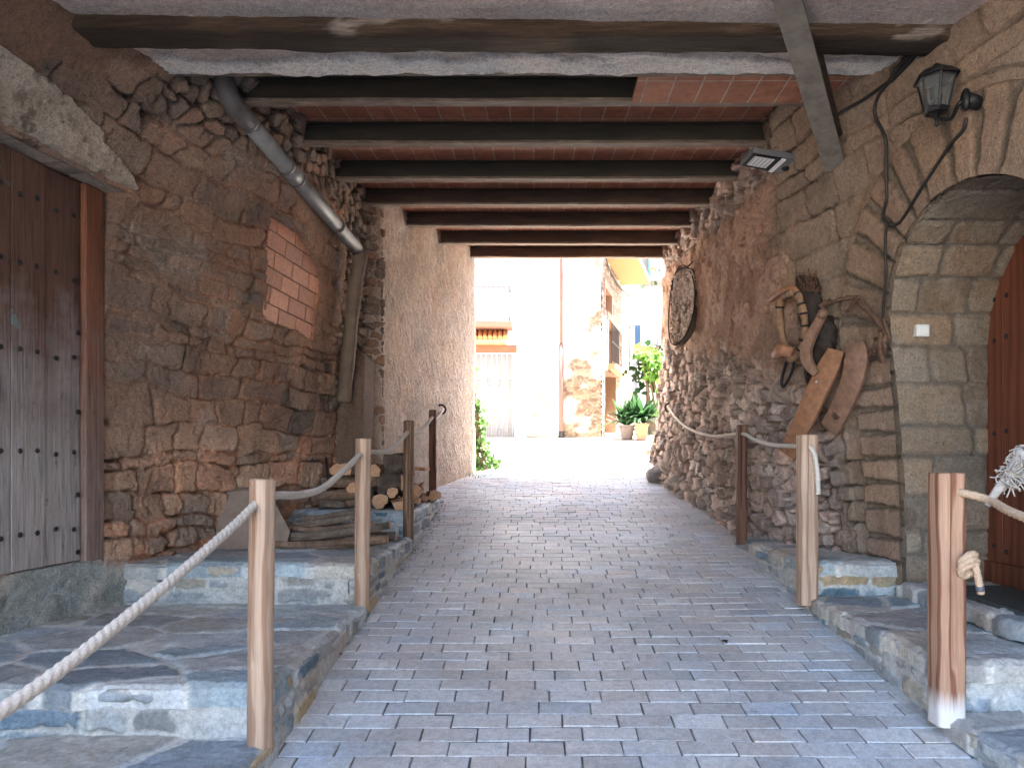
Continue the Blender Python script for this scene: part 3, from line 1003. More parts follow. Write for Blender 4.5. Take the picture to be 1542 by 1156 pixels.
ends = [(-1.95, 1.95)] * 2 + [(-1.8, 1.8)] * 2 + [(-1.75, 1.75)] * 3 + [(-1.3, 1.75)]
ordn = ['first steel ceiling beam, edge sunk in ragged white plaster', 'second steel ceiling beam from the plaster, behind the low tile patch', 'third steel ceiling beam from the plaster, olive stained web', 'fourth steel ceiling beam from the plaster, under a thin strip of tiles', 'fifth steel ceiling beam from the plaster, ending above the wall floodlight',
        'third last steel ceiling beam before the bright opening', 'second last steel ceiling beam before the bright opening', 'last steel ceiling beam, the lintel over the bright opening']
for i, yb in enumerate(BY):
    z = zb(yb)
    x0, x1 = ends[i]
    bmt = empty('ceiling_beam', (0, yb, z))
    tag(bmt, ordn[i], 'beam', 'steel beams across the ceiling')
    def rough_bar(boxes, amp, sd):
        m = MB()
        for lo_, hi_ in boxes: m.box(lo_, hi_, .003)
        for k in range(1, 70):
            xk = x0 + (x1 - x0) * k / 70
            bmesh.ops.bisect_plane(m.bm, geom=m.bm.verts[:] + m.bm.edges[:] + m.bm.faces[:], plane_co=(xk, 0, 0), plane_no=(1, 0, 0))
        co = np.array([v_.co for v_ in m.bm.verts])
        dz = (fbm(co[:, 0] * 2.2, co[:, 1] * 9, 4, sd) - .5) * amp * 2; dy = (fbm(co[:, 0] * 3, co[:, 2] * 9 + 5, 4, sd + 3) - .5) * amp * 2
        for v_, a_, b_ in zip(m.bm.verts, dz, dy): v_.co.z += a_; v_.co.y += b_
        return m
    rough_bar([((x0, .022, .016), (x1, .036, .134)), ((x0, .0, .134), (x1, .068, .148))], .004, 800 + i).build('web', M_OLIVE if i in (1, 2, 3) else M_STEEL, bmt)
    rough_bar([((x0, 0, 0), (x1, .066, .018))], .006, 840 + i).build('bottom_flange', M_FLANGE, bmt)
# brick and mortar closing the ceiling behind the last beam
hd = MB().box((-1.7, 8.95, zb(8.85) + .145), (1.9, 9.15, 4.6)).build('head_wall', plain_mat('earth_head', (.36, .26, .18), .95, 0, .3, 12, .5, .01))
tag(hd, 'earth coloured masonry above the last beam over the bright opening', 'wall')

# old hewn timber beam through the plaster
nu, nv = 160, 40
th = np.linspace(0, 2 * math.pi, nv)
sq = lambda t: np.sign(t) * np.abs(t) ** .55
xs_ = np.linspace(-2.15, 2.15, nu)
XX, TT = np.meshgrid(xs_, th, indexing='ij')
rr = 1 + .34 * (fbm(XX * 3.2, np.cos(TT) * 1.2 + np.sin(TT) * 2 + 5, 4, 301) - .5) + .08 * (fbm(XX * 12, TT * 4 * 0 + np.cos(TT) * 5, 3, 302) - .5)
yc = 3.195 + .022 * XX; zc = 3.335 + .012 * np.sin(XX * 1.3) - .004 * XX
Yb = yc + .098 * sq(np.cos(TT)) * rr; Zb_ = zc - .006 + .084 * sq(np.sin(TT)) * rr
tf = fbm(XX * 3, Zb_ * 40, 4, 303)
col = mixc(C3((.030, .019, .013), XX.shape), C3((.10, .062, .038), XX.shape), np.clip(sstep(.45, .7, tf) * .6 + .6 * sstep(.2, .8, -np.cos(TT)), 0, 1))  # light put into the colour: browner lit front, near-black underside
skim = sstep(.60, .66, fbm(XX * 3.5, TT, 4, 305)) * sstep(.2, .6, -np.cos(TT))
col = mixc(col, C3((.38, .31, .26), XX.shape), skim * .7)
tb = grid_mesh('timber_beam', np.stack([XX, Yb, Zb_], -1), col, attr_mat('old_timber', 40, 1.0, .014, .85, .5, 1.5, (.15, 2, 2)), None, flip=True)
tag(tb, 'dark rough hewn timber beam half buried in the ceiling plaster', 'beam')
# brace
brc = empty('steel_brace', (1.6, 3.9, 3.06))
tag(brc, 'slanting grey steel brace from the ceiling plaster down into the right wall', 'brace')
p0 = Vector((1.72, 4.06, 3.045)); p1 = Vector((.90, 2.68, 3.30))
ax = (p0 - p1).normalized(); up = Vector((0, 0, 1)); sd_ = ax.cross(up).normalized(); up = sd_.cross(ax).normalized()
def brace_box(a0, a1, b0, b1, name, mat):
    m = MB()
    q = [p1 + sd_ * a0 + up * b0, p1 + sd_ * a1 + up * b0, p1 + sd_ * a1 + up * b1, p1 + sd_ * a0 + up * b1]
    m.prism(q, p0 - p1)
    return setp(m.build(name, mat), brc)
brace_box(-.055, .055, -.012, 0, 'bottom_flange', plain_mat('brace_grey', (.17, .15, .125), .75, 0, .3, 14, .3, .004))
brace_box(-.012, .012, 0, .10, 'web', M_STEEL)
brace_box(-.055, .055, .10, .112, 'top_flange', M_STEEL)

# upper storeys that the passage runs under
hs = empty('house_above_passage', (0, 4, 4))
tag(hs, 'upper storeys of the old house built over the passage', 'house')
mh = plain_mat('old_render', (.40, .33, .26), .95, 0, .25, 4, .5, .01)
setp(MB().box((-7, 1.1, 4.55), (7, 9.1, 8.5)).build('upper_wall', mh), hs)
setp(MB().box((-7.3, .8, 8.5), (7.3, 9.5, 8.75)).build('roof', plain_mat('roof_tiles', (.33, .17, .10), .9, 0, .3, 10, .5, .01)), hs)
setp(MB().box((-7, -.2, -.5), (-3.3, 9.0, 4.55)).build('side_wall', mh), hs)
setp(MB().box((3.2, -.2, -.5), (7, 9.0, 4.55)).build('side_wall', mh), hs)
setp(MB().box((-3.3, 1.11, 3.55), (3.2, 3.5, 4.55)).build('floor_slab', mh), hs)
setp(MB().box((-3.3, 3.5, 3.92), (3.2, 6.3, 4.55)).build('floor_slab', mh), hs)
setp(MB().box((-3.3, 6.3, 4.16), (3.2, 8.94, 4.55)).build('floor_slab', mh), hs)

nh = empty('shade_house', (6, -7, -1))  # added out of view to shade the street around the camera
tag(nh, 'added unseen tall house behind the camera, keeping the sun off the street', 'house')
setp(MB().box((3.17, -16, -3), (9, 1.45, 10.5)).build('wall', fmatn := plain_mat('shade_house_render', (.42, .38, .33), .95, 0, .2, 4, .4, .01)), nh)
setp(MB().box((2.9, -16.3, 10.5), (9.3, 1.46, 10.75)).build('roof', fmatn), nh)
# ================================================================== planked door on the left
def weathered(name, top, bot, zlo, zhi, pits=True):
    a = NT(name)
    v = a.coord((1, 1, 1))
    sep = a.n('ShaderNodeSeparateXYZ'); a.l(v, sep.inputs[0])
    nlow = a.noise(v, 3.5, 4, .6)
    f = a.math('ADD', a.math('DIVIDE', a.math('SUBTRACT', sep.outputs['Z'], zlo), zhi - zlo), a.math('MULTIPLY', a.math('SUBTRACT', nlow, .5), 1.1))
    c = a.ramp(f, [(.05, bot), (.45, [(x * .6 + y * .4) for x, y in zip(bot, top)]), (.85, top)])
    st = a.noise(a.coord((9, 9, .35)), 9, 6, .75, .6)
    c = a.mix(c, a.ramp(st, [(.3, .35), (.5, .9), (.72, 1.3)]), 1, 'MULTIPLY')
    dk = a.noise(a.coord((7, 7, 2.2)), 5, 5, .75)
    c = a.mix(c, (.03, .018, .012), a.ramp(dk, [(.60, 0), (.72, .75)]))
    a.col(c); a.rough(.85)
    a.bump(a.math('ADD', st, a.math('MULTIPLY', dk, -.6)), .7, .006)
    return a
jA = Vector((float(left_x(np.array(3.75), np.array(1.3))), 3.75)); jB = Vector((float(left_x(np.array(2.2), np.array(1.3))), 2.2))
dd_ = (jB - jA).normalized()
ang = math.atan2(dd_.y, dd_.x)
door = empty('wooden_door', (jA.x + .01, jA.y, .863), (0, 0, ang))
tag(door, 'old studded plank door, dark red brown at the top and bleached grey below, in the left wall', 'door')
aw = weathered('weathered_planks', (.115, .058, .040), (.36, .33, .32), .35, 1.45)
# flakes of old green paint low on the planks
vg = aw.coord((1, 1, 1))
gmask = aw.math('MULTIPLY', aw.ramp(aw.noise(vg, 16, 3, .6, .8), [(.60, 0), (.66, 1)]), aw.ramp(aw.noise(vg, 1.1, 2, .5), [(.55, 0), (.62, .8)]))
prev = aw.b.inputs['Base Color'].links[0].from_socket
aw.col(aw.mix(prev, (.13, .27, .26), aw.math('MULTIPLY', gmask, .7)))
leaf = MB()
x = .128
rgd = random.Random(2)
plank_edges = []
while x < 1.6:
    w = rgd.uniform(.185, .225)
    leaf.box((x + .002, -.05, .0 + rgd.uniform(0, .006)), (x + w - .002, -.002 + rgd.uniform(-.006, .003), 1.925), .004)
    plank_edges.append((x, w))
    x += w
leaf.build('door_leaf', aw.m, door)
jamb = MB().box((.0, -.07, -.035), (.122, .022, 1.93), .006).build('door_jamb', weathered('jamb_wood', (.20, .075, .04), (.24, .175, .15), .1, 1.6).m, door)
jamb['label'] = 'red brown squared jamb beside the planks'
M_IRON = plain_mat('black_iron', (.022, .02, .02), .55, .3, .3, 40, .2, .002)
for zz_ in (.17, .55, 1.02, 1.42, 1.74):
    for (px_, w) in plank_edges[:5]:
        for q in ((.25, .75) if px_ > .14 else (.22, .72)):
            MB().ball((px_ + w * q, .0, zz_ + rgd.uniform(-.012, .012)), .0125, (1, .6, 1)).build('stud', M_IRON, door, True)
for zz_ in (.05, .34, .76, 1.16):
    MB().ball((.152, .0, zz_), .013, (1, .6, 1)).build('stud', M_IRON, door, True)
# lintel over the door: pale pitted plaster beam, broken at its end
xs_ = np.linspace(-.06, 1.65, 200); vs_ = np.linspace(0, 1, 46)
XX, VV = np.meshgrid(xs_, vs_, indexing='ij')
top = np.interp(XX, [-.06, .0, .12, .24, .255, .42, .6, 1.65], [.045, .085, .14, .165, .205, .25, .27, .27])
zz_ = 1.935 + .012 * (fbm(XX * 6, XX * 0, 3, 401) - .5) + (top + .02 * (fbm(XX * 14, XX * 0, 3, 402) - .5)) * VV
n1 = fbm(XX * 8, zz_ * 8, 4, 403); n2 = fbm(XX * 40, zz_ * 40, 3, 404)
rim = np.minimum(VV, 1 - VV) * top
wallx = np.array(left_x(jA.y + dd_.y * XX, .863 + zz_)) - (jA.x + dd_.x * XX)
yy_ = wallx * .97 + .030 + .03 * (n1 - .5) + .010 * (n2 - .5) - .05 * (1 - sstep(0, .03, rim))
pit = sstep(.60, .66, vnoise(XX * 45, zz_ * 45, 405)) * sstep(.45, .6, fbm(XX * 5, zz_ * 5, 3, 406))
yy_ -= .006 * pit
colr = mixc(C3((.40, .335, .27), XX.shape), C3((.49, .425, .355), XX.shape), sstep(.35, .65, n1)) * (.85 + .3 * n2)[..., None]
colr = mixc(colr, C3((.16, .11, .08), XX.shape), pit * .6)
grid_mesh('lintel', np.stack([XX, yy_, zz_], -1), colr, M_STONE, door, back=(0, -.12, 0), flip=True)

# ================================================================== arched door on the right
rdoor = empty('arched_door', (2.50, 3.98, .70))
tag(rdoor, 'red brown arched plank door with black studs inside the stone arch', 'door')
M_RED = wood_mat('varnished_red', (.155, .050, .026), (.10, .030, .017), (.19, .065, .034), 6, .15, .3, .5)
m = MB()
yk = 3.985
rgd = random.Random(6)
while yk > 2.55:
    w = rgd.uniform(.15, .19)
    m.box((2.505, yk - w + .0015, .71), (2.555, yk - .0015, 2.95), .003)
    yk -= w
setp(m.build('door_leaf', M_RED), rdoor)
setp(MB().box((2.482, 2.6, .712), (2.504, 3.96, .83), .004).build('kick_board', M_RED), rdoor)
for zz_ in (.90, 1.20, 1.52, 2.02, 2.24, 2.46):
    for yq in (3.87, 3.77, 3.60, 3.50):
        setp(MB().ball((2.503, yq, zz_ + rgd.uniform(-.02, .02)), .013, (.6, 1, 1)).build('stud', M_IRON, None, True), rdoor)
mat_ = grid_mesh('door_mat', *(lambda X_, Y_: (np.stack([X_, Y_, .722 + .004 * fbm(X_ * 60, Y_ * 60, 2, 5)], -1), C3((.055, .065, .06), X_.shape) * (.7 + .6 * fbm(X_ * 80, Y_ * 80, 2, 6))[..., None]))(*np.meshgrid(np.linspace(2.10, 2.45, 60), np.linspace(3.0, 3.72, 90), indexing='ij')), M_SLATE, None, back=(0, 0, -.02))
tag(mat_, 'dark green grey door mat lying before the arched door', 'door mat')

# ================================================================== posts and ropes
def post_mat(name, c1, c2, c3, base=None, ring=7):
    a = NT(name)
    v = a.coord((1, 1, .24), loc=(.035, .06, 0))
    w = a.n('ShaderNodeTexWave', wave_type='RINGS', rings_direction='Z')
    w.inputs['Scale'].default_value = ring
    w.inputs['Distortion'].default_value = 4.5
    w.inputs['Detail'].default_value = 2
    w.inputs['Detail Scale'].default_value = 1.2
    a.l(v, w.inputs[0])
    st = a.noise(a.coord((1, 1, .03)), 130, 4, .6)
    c = a.ramp(w.outputs['Fac'], [(.0, c1), (.62, c1), (.9, c2)])
    c = a.mix(c, a.ramp(st, [(.3, .8), (.7, 1.15)]), 1, 'MULTIPLY')
    c = a.mix(c, a.ramp(a.noise(a.coord((1, 1, .6)), 5, 4, .6), [(.35, c3), (.6, (1, 1, 1))]), .6, 'MULTIPLY')
    kn = a.n('ShaderNodeTexVoronoi'); kn.inputs['Scale'].default_value = 5.5
    a.l(a.coord((1, 1, .8)), kn.inputs['Vector'])
    c = a.mix(c, tuple(x * .45 for x in c2), a.ramp(kn.outputs['Distance'], [(.03, .9), (.10, 0)]))
    if base:
        sep = a.n('ShaderNodeSeparateXYZ'); a.l(a.coord(), sep.inputs[0])
        f = a.math('ADD', sep.outputs['Z'], a.math('MULTIPLY', a.math('SUBTRACT', st, .5), .12))
        c = a.mix(base, c, a.ramp(f, [(.06, 0), (.13, 1)]))
    a.col(c); a.rough(.7)
    a.bump(a.math('ADD', st, w.outputs['Fac']), .25, .003)
    return a.m
PALE = ((.46, .325, .235), (.33, .205, .135), (.85, .80, .77))
def post(x, y, zbase, ztop, r, mat, label, square=0, seed=0, crack=True, lean=(0, 0)):
    rgp = random.Random(seed)
    H = ztop - zbase + .03
    seg = 40
    n = 26
    root = empty('rope_post', (x, y, zbase - .03), (lean[0], lean[1], 0))
    bm = bmesh.new()
    rings = []
    ca = rgp.uniform(-2.2, -1.0)
    for i in range(n + 3):
        t = min(i / n, 1)
        z = H * t
        ins = 0
        if i == n: z = H - .004
        if i == n + 1: z = H; ins = .006
        if i == n + 2: z = H; ins = r * .97
        ring = []
        for k in range(seg):
            th = 2 * math.pi * k / seg
            if square:
                p = 5.0
                rr = r / ((abs(math.cos(th)) ** p + abs(math.sin(th)) ** p) ** (1 / p))
            else:
                rr = r * (1 + .03 * math.cos(2 * th + seed) + .02 * math.cos(5 * th + seed * 2))
            rr *= 1 + .012 * math.sin(z * 7 + seed) + .006 * math.sin(z * 23 + k)
            if crack and .3 + .1 * math.sin(seed) < t:
                dth = abs((th - (ca % (2 * math.pi)) + math.pi) % (2 * math.pi) - math.pi)
                if dth < .10: rr -= .012
            rr = max(rr - ins, .001)
            ring.append(bm.verts.new((math.cos(th) * rr, math.sin(th) * rr, z)))
        rings.append(ring)
    for i in range(len(rings) - 1):
        for k in range(seg):
            bm.faces.new((rings[i][k], rings[i][(k + 1) % seg], rings[i + 1][(k + 1) % seg], rings[i + 1][k]))
    bm.faces.new(rings[-1])
    me = bpy.data.meshes.new('rope_post')
    bm.to_mesh(me); bm.free()
    o = link('shaft', me, mat, root)
    me.polygons.foreach_set('use_smooth', [True] * len(me.polygons)); me.set_sharp_from_angle(angle=R(50))
    tag(root, label, 'post', 'wooden rope posts along the lane')
    return root
M_P1 = post_mat('pale_pine', *PALE)
M_P2 = post_mat('knotty_pine', (.40, .235, .15), (.20, .085, .05), (.8, .72, .68), (.60, .56, .53), 6)
M_P3 = post_mat('brown_pine', (.225, .135, .085), (.12, .065, .04), (.7, .7, .7))
M_P4 = post_mat('dark_pine', (.135, .062, .038), (.08, .035, .022), (.8, .8, .8))
LPOST = [(-.94, 2.43, .41, 1.312, .043), (-.935, 3.85, .592, 1.496, .0415), (-.935, 5.26, .80, 1.675, .039), (-.95, 6.62, .99, 1.853, .034)]
labs = ['pale wooden post nearest the camera on the left, thick rope knotted through its top', 'pale knotted wooden post in front of the pile of branches',
        'brown weathered post beside the log pile', 'dark brown post at the far end of the firewood, nearest the plastered wall']
for i, (p, mt) in enumerate(zip(LPOST, (M_P1, M_P1, M_P3, M_P4))):
    post(*p, mt, labs[i], 0, 3 + i, True, (0, R((.6, .5, .3, 0)[i])))
RPOST = [(1.53, 2.64, .43, 1.33, .052), (1.515, 3.95, .61, 1.52, .050), (1.52, 5.22, .795, 1.64, .034)]
labs = ['thick squared pale post on the right with a big rope knot and a whitened foot', 'squared pale post under the hanging harness boards, with a short rope end on its face', 'thin dark brown post against the rough rubble on the right']
for i, (p, mt) in enumerate(zip(RPOST, (M_P2, M_P1, M_P4))):
    post(*p, mt, labs[i], 1, 11 + i, True, (0, 0))

rp = NT('rope_fibre')
v = rp.coord()
f = rp.noise(v, 160, 4, .7)
rp.col(rp.ramp(f, [(.3, (.42, .36, .30)), (.7, (.66, .60, .52))])).rough(.95)
rp.bump(f, .6, .003)
M_ROPE = rp.m
rp2 = NT('tan_rope_fibre')
v = rp2.coord()
f = rp2.noise(v, 160, 4, .7)
rp2.col(rp2.ramp(f, [(.3, (.36, .235, .15)), (.7, (.58, .42, .29))])).rough(.95)
rp2.bump(f, .6, .003)
M_ROPE2 = rp2.m

def rope_mb(m, ctrl, r=.0145, pitch=.028, n=40):
    pts = spline(ctrl, n)
    # resample evenly
    out = [pts[0]]; acc = 0
    step = .0045
    for a, b in zip(pts[:-1], pts[1:]):
        L = (b - a).length
        while acc + L >= step:
            t = (step - acc) / L
            a = a + (b - a) * t
            out.append(a.copy()); L = (b - a).length; acc = 0
        acc += L
    m.tube(out, r, 15, True, lambda th, i: .86 + .20 * abs(math.cos(1.5 * th - i * step / pitch * math.pi)))
    return m
m = MB()
xl = -.94
rope_mb(m, [(-1.0, .55, .99), (-.985, .9, .90), (-.975, 1.30, .915), (-.965, 1.75, 1.02), (-.95, 2.2, 1.155), (-.94, 2.43, 1.235),
            (-.937, 2.58, 1.248), (-.937, 2.85, 1.238), (-.937, 3.15, 1.255), (-.936, 3.5, 1.33), (-.935, 3.85, 1.415),
            (-.935, 4.05, 1.425), (-.935, 4.4, 1.433), (-.935, 4.8, 1.485), (-.936, 5.26, 1.59), (-.938, 5.5, 1.60), (-.94, 5.85, 1.625), (-.945, 6.25, 1.70), (-.95, 6.62, 1.785),
            (-.97, 7.0, 1.80), (-1.0, 7.5, 1.865), (-1.02, 7.93, 1.955)])
lr = m.build('rope', M_ROPE, None, True)
tag(lr, 'long pale twisted rope sagging through the four posts on the left', 'rope')
m = MB()
rope_mb(m, [(1.56, 8.28, 2.0), (1.545, 7.5, 1.78), (1.535, 6.8, 1.66), (1.525, 6.0, 1.585), (1.52, 5.22, 1.575), (1.52, 4.9, 1.52), (1.518, 4.5, 1.475), (1.516, 3.97, 1.455), (1.516, 3.893, 1.44), (1.532, 3.884, 1.40), (1.545, 3.882, 1.30), (1.55, 3.884, 1.19)], .013)
rr_ = m.build('rope', M_ROPE, None, True)
tag(rr_, 'pale rope from the iron hook in the rubble down to the two far right posts', 'rope')
m = MB()
rope_mb(m, [(1.535, 2.64, 1.262), (1.555, 2.585, 1.257), (1.60, 2.50, 1.235), (1.575, 2.35, 1.205), (1.56, 2.1, 1.165), (1.55, 1.7, 1.12), (1.54, 1.2, 1.13), (1.54, .9, 1.15)], .0145)
nr = m.build('rope', M_ROPE2, None, True)
tag(nr, 'tan rope leaving the nearest right post towards the camera', 'rope')
# big knot on the face of the nearest right post
kx, ky, kz = 1.568, 2.572, .995
m = MB()
def loop_pts(c, ra, rb, tilt, n=24, t0=0, t1=2 * math.pi):
    c = Vector(c)
    a = Vector((math.cos(tilt), 0, math.sin(tilt))); b = Vector((-math.sin(tilt) * .6, -.55, math.cos(tilt) * .6)).normalized()
    return [c + a * (math.cos(t0 + (t1 - t0) * i / n) * ra) + b * (math.sin(t0 + (t1 - t0) * i / n) * rb) for i in range(n + 1)]
rope_mb(m, loop_pts((kx, ky, kz + .02), .030, .030, .5, 24, 0, 6.2), .0125, .026, 6)
rope_mb(m, loop_pts((kx, ky - .004, kz), .031, .033, .35, 24, 0, 6.2), .0125, .026, 6)
rope_mb(m, loop_pts((kx, ky, kz - .018), .026, .030, .2, 24, 0, 6.2), .0125, .026, 6)
rope_mb(m, [(kx - .01, ky + .05, kz + .03), (kx + .01, ky - .01, kz + .02), (kx + .02, ky - .02, kz - .02), (kx + .035, ky - .012, kz - .07), (kx + .043, ky - .01, kz - .105)], .0125, .026, 20)
kn = m.build('rope_knot', M_ROPE2, None, True)
tag(kn, 'fat rope knot with a taped tail on the nearest right post', 'knot')
MB().tube([(kx + .0355, ky - .012, kz - .072), (kx + .0395, ky - .011, kz - .09)], .0145, 14).build('tape', plain_mat('grey_tape', (.10, .11, .13), .5), kn, True)
# frayed whitish rope end tied on that rope
m = MB()
fr0 = Vector((1.593, 2.50, 1.215)); fr1 = Vector((1.70, 2.47, 1.40))
rgf = random.Random(4)
m.tube([fr0 + (fr1 - fr0) * (i / 8) + Vector((0, 0, .004 * math.sin(i))) for i in range(9)], [.010, .013, .015, .016, .017, .018, .020, .022, .024], 10)
fy = MB()
for i in range(150):
    s = fr0 + (fr1 - fr0) * rgf.uniform(.55, 1.05)
    a = Vector((rgf.gauss(0, 1), rgf.gauss(0, 1), rgf.gauss(-.3, 1))).normalized()
    b = Vector((rgf.gauss(0, 1), rgf.gauss(0, 1), rgf.gauss(0, 1))).normalized()
    fy.tube(spline([s, s + a * .022 + b * .01, s + a * .040 + b * .004 + Vector((0, 0, -.01)), s + a * .045 - b * .02 + Vector((0, 0, -.02))], 3), .0026, 5)
M_FRAY = plain_mat('grey_fibre', (.36, .32, .28), .95, 0, .3, 60, .5, .002)
fo = m.build('frayed_rope', M_FRAY, None, True)
tag(fo, 'stiff whitish rope end with a frayed tuft, tied to the nearest right rope', 'rope end')
fy.build('frayed_tuft', M_FRAY, fo, True)
# hooks
def hook(c, out, label):
    m = MB()
    c = Vector(c)
    pts = [c + Vector((0, 0, 0)) + Vector(out) * (.0 + .05 * math.sin(t)) + Vector((0, .045 * math.sin(t * 1) * .4, .05 * math.cos(t) - .01)) for t in np.linspace(0, 2 * math.pi, 20)]
    m.tube(pts, .011, 8, True)
    m.tube([c - Vector(out) * .06 + Vector((0, 0, .04)), c + Vector((0, 0, .04))], .012, 8)
    o = m.build('iron_ring', M_IRON, None, True)
    return tag(o, label, 'ring')
hook((-1.045, 7.95, 1.965), (1, -.3, 0), 'black iron ring in the tan plaster holding the left rope')
hook((1.575, 8.3, 2.01), (-1, -.3, 0), 'black iron ring in the pale rubble holding the right rope')

# ================================================================== rain pipe on the left wall
pvc = plain_mat('grey_pvc', (.20, .195, .19), .42, 0, .25, 9, .1, .002)
pvcd = plain_mat('grey_pvc_dark', (.11, .10, .095), .5, 0, .3, 9, .1, .002)
def LW(px, py, off):
    q = hitl(px, py)
    lo = q.y
    for _ in range(4):
        q2 = S(px, py, lo)
        ex = q2.x - float(left_x(np.array(q2.y), np.array(q2.z)))
        lo -= (ex - off) * -1.0 * 0
        # march towards the camera until the wanted clearance is reached
        while q2.x - float(left_x(np.array(q2.y), np.array(q2.z))) < off and lo > 1:
            lo -= .01
            q2 = S(px, py, lo)
    return S(px, py, lo)
pipe = empty('drain_pipe', LW(440, 255, .10))
tag(pipe, 'grey plastic rain pipe running down the left wall beside the bricked up window', 'pipe')
pa = LW(345, 150, .12); pb_ = LW(540, 378, .13)
top_ = pa + Vector((-.035, .02, .28))
el = spline([top_, pa + Vector((-.03, .01, .10)), pa + (pb_ - pa) * .03, pa + (pb_ - pa) * .10], 8)
setp(MB().tube(el, .058, 20).build('elbow', pvcd, None, True), pipe)
dv = pb_ - pa
setp(MB().tube([pa + dv * .08, pa + dv * 1.0], .052, 24).build('upper_pipe', pvc, None, True), pipe)
for t in (.10, .34, .42, .77):
    setp(MB().tube([pa + dv * t, pa + dv * (t + .012)], .059, 24).build('collar', pvcd, None, True), pipe)
setp(MB().tube([pa + dv * .345, pa + dv * .42], .0565, 24).build('sleeve', pvc, None, True), pipe)
brn = plain_mat('painted_pipe', (.135, .095, .068), .75, 0, .3, 8, .3, .004)
pe = S(522, 560, pb_.y + .02)
lp = spline([pb_ - dv.normalized() * .02, pb_ + Vector((.012, .0, -.05)), pb_ + (pe - pb_) * .35, pe, pe + (pe - pb_) * .25], 8)
setp(MB().tube(lp, [.056 + .003 * math.sin(i * .9) for i in range(len(lp))], 20).build('lower_pipe', brn, None, True), pipe)
# cement casing round its foot
xs_ = np.linspace(0, 1, 60); zs_ = np.linspace(0, 1, 110)
U, W = np.meshgrid(xs_, zs_, indexing='ij')
n1 = fbm(U * 3, W * 9, 4, 501)
cx0, cx1 = S(494, 620, 5.86).x, S(546, 620, 5.86).x
Px = lerp(cx0, cx1, U) + .02 * (n1 - .5)
Pz = lerp(.95, 2.24 + .10 * np.sin(U * 3), W)
Py = 5.90 - .06 * np.sin(np.clip(U, 0, 1) * math.pi) ** .5 - .03 * (n1 - .5) + .10 * W ** 6
cs = grid_mesh('cement_casing', np.stack([Px, Py, Pz], -1), C3((.17, .115, .085), U.shape) * (.75 + .5 * n1)[..., None], M_STONE, None, back=(0, .35, 0))
tag(cs, 'brownish cement casing round the foot of the rain pipe', 'casing')
rod = MB().tube([(-1.62, 5.62, 1.0), (-1.66, 5.66, 1.40)], .009, 8).build('iron_rod', M_IRON, None, True)
tag(rod, 'thin dark iron rod leaning behind the logs', 'rod')

# ================================================================== slab, branches, firewood
m = MB()
q = [S(318, 742, 4.70), S(402, 736, 4.62), S(437, 800, 4.48), S(430, 822, 4.46), S(330, 829, 4.50)]
m.prism(q, (-.03, .07, .02))
bmesh.ops.subdivide_edges(m.bm, edges=m.bm.edges[:], cuts=6, use_grid_fill=True)
slabm = NT('grey_slab'); v = slabm.coord(); f = slabm.noise(v, 7, 6, .7)
slabm.col(slabm.ramp(f, [(.3, (.16, .115, .09)), (.7, (.26, .20, .165))])).rough(.9); slabm.bump(f, .6, .01)
sl_o = m.build('stone_slab', slabm.m)
tag(sl_o, 'grey brown stone slab leaning against the left wall', 'slab')

bark = NT('bark'); v = bark.coord((1, 1, 1))
f = bark.noise(v, 26, 6, .75, 1.0); f2 = bark.noise(v, 8, 4, .6)
bark.col(bark.mix(bark.ramp(f, [(.3, (.045, .032, .025)), (.55, (.12, .088, .068)), (.8, (.24, .185, .15))]), bark.ramp(f2, [(.3, .6), (.7, 1.3)]), 1, 'MULTIPLY')).rough(.95)
bark.bump(f, 1.0, .012)
M_BARK = bark.m
bark2 = NT('reddish_bark'); v = bark2.coord((1, 1, 1))
f = bark2.noise(v, 20, 6, .7, .6); f2 = bark2.noise(v, 6, 4, .6)
bark2.col(bark2.mix(bark2.ramp(f, [(.3, (.10, .065, .045)), (.55, (.22, .14, .095)), (.8, (.36, .24, .17))]), bark2.ramp(f2, [(.3, .7), (.7, 1.2)]), 1, 'MULTIPLY')).rough(.9)
bark2.bump(f, .8, .008)
M_BARK2 = bark2.m
bark3 = NT('grey_bark'); v = bark3.coord((1, 1, 1))
f = bark3.noise(v, 30, 6, .75, 1.0); f2 = bark3.noise(v, 7, 4, .6)
bark3.col(bark3.mix(bark3.ramp(f, [(.3, (.075, .055, .042)), (.55, (.18, .14, .11)), (.8, (.33, .27, .22))]), bark3.ramp(f2, [(.3, .6), (.7, 1.3)]), 1, 'MULTIPLY')).rough(.95)
bark3.bump(f, 1.0, .012)
M_BARK3 = bark3.m
cut = NT('cut_wood'); v = cut.coord((1, 1, 1))
w = cut.n('ShaderNodeTexWave', wave_type='RINGS', rings_direction='Z'); w.inputs['Scale'].default_value = 22; w.inputs['Distortion'].default_value = 2.5
cut.l(v, w.inputs[0])
f = cut.noise(v, 30, 5, .7)
cut.col(cut.mix(cut.ramp(w.outputs['Fac'], [(.2, (.38, .205, .115)), (.8, (.54, .33, .20))]), cut.ramp(f, [(.3, .75), (.7, 1.15)]), 1, 'MULTIPLY')).rough(.85)
cut.bump(f, .4, .003)
M_CUT = cut.m

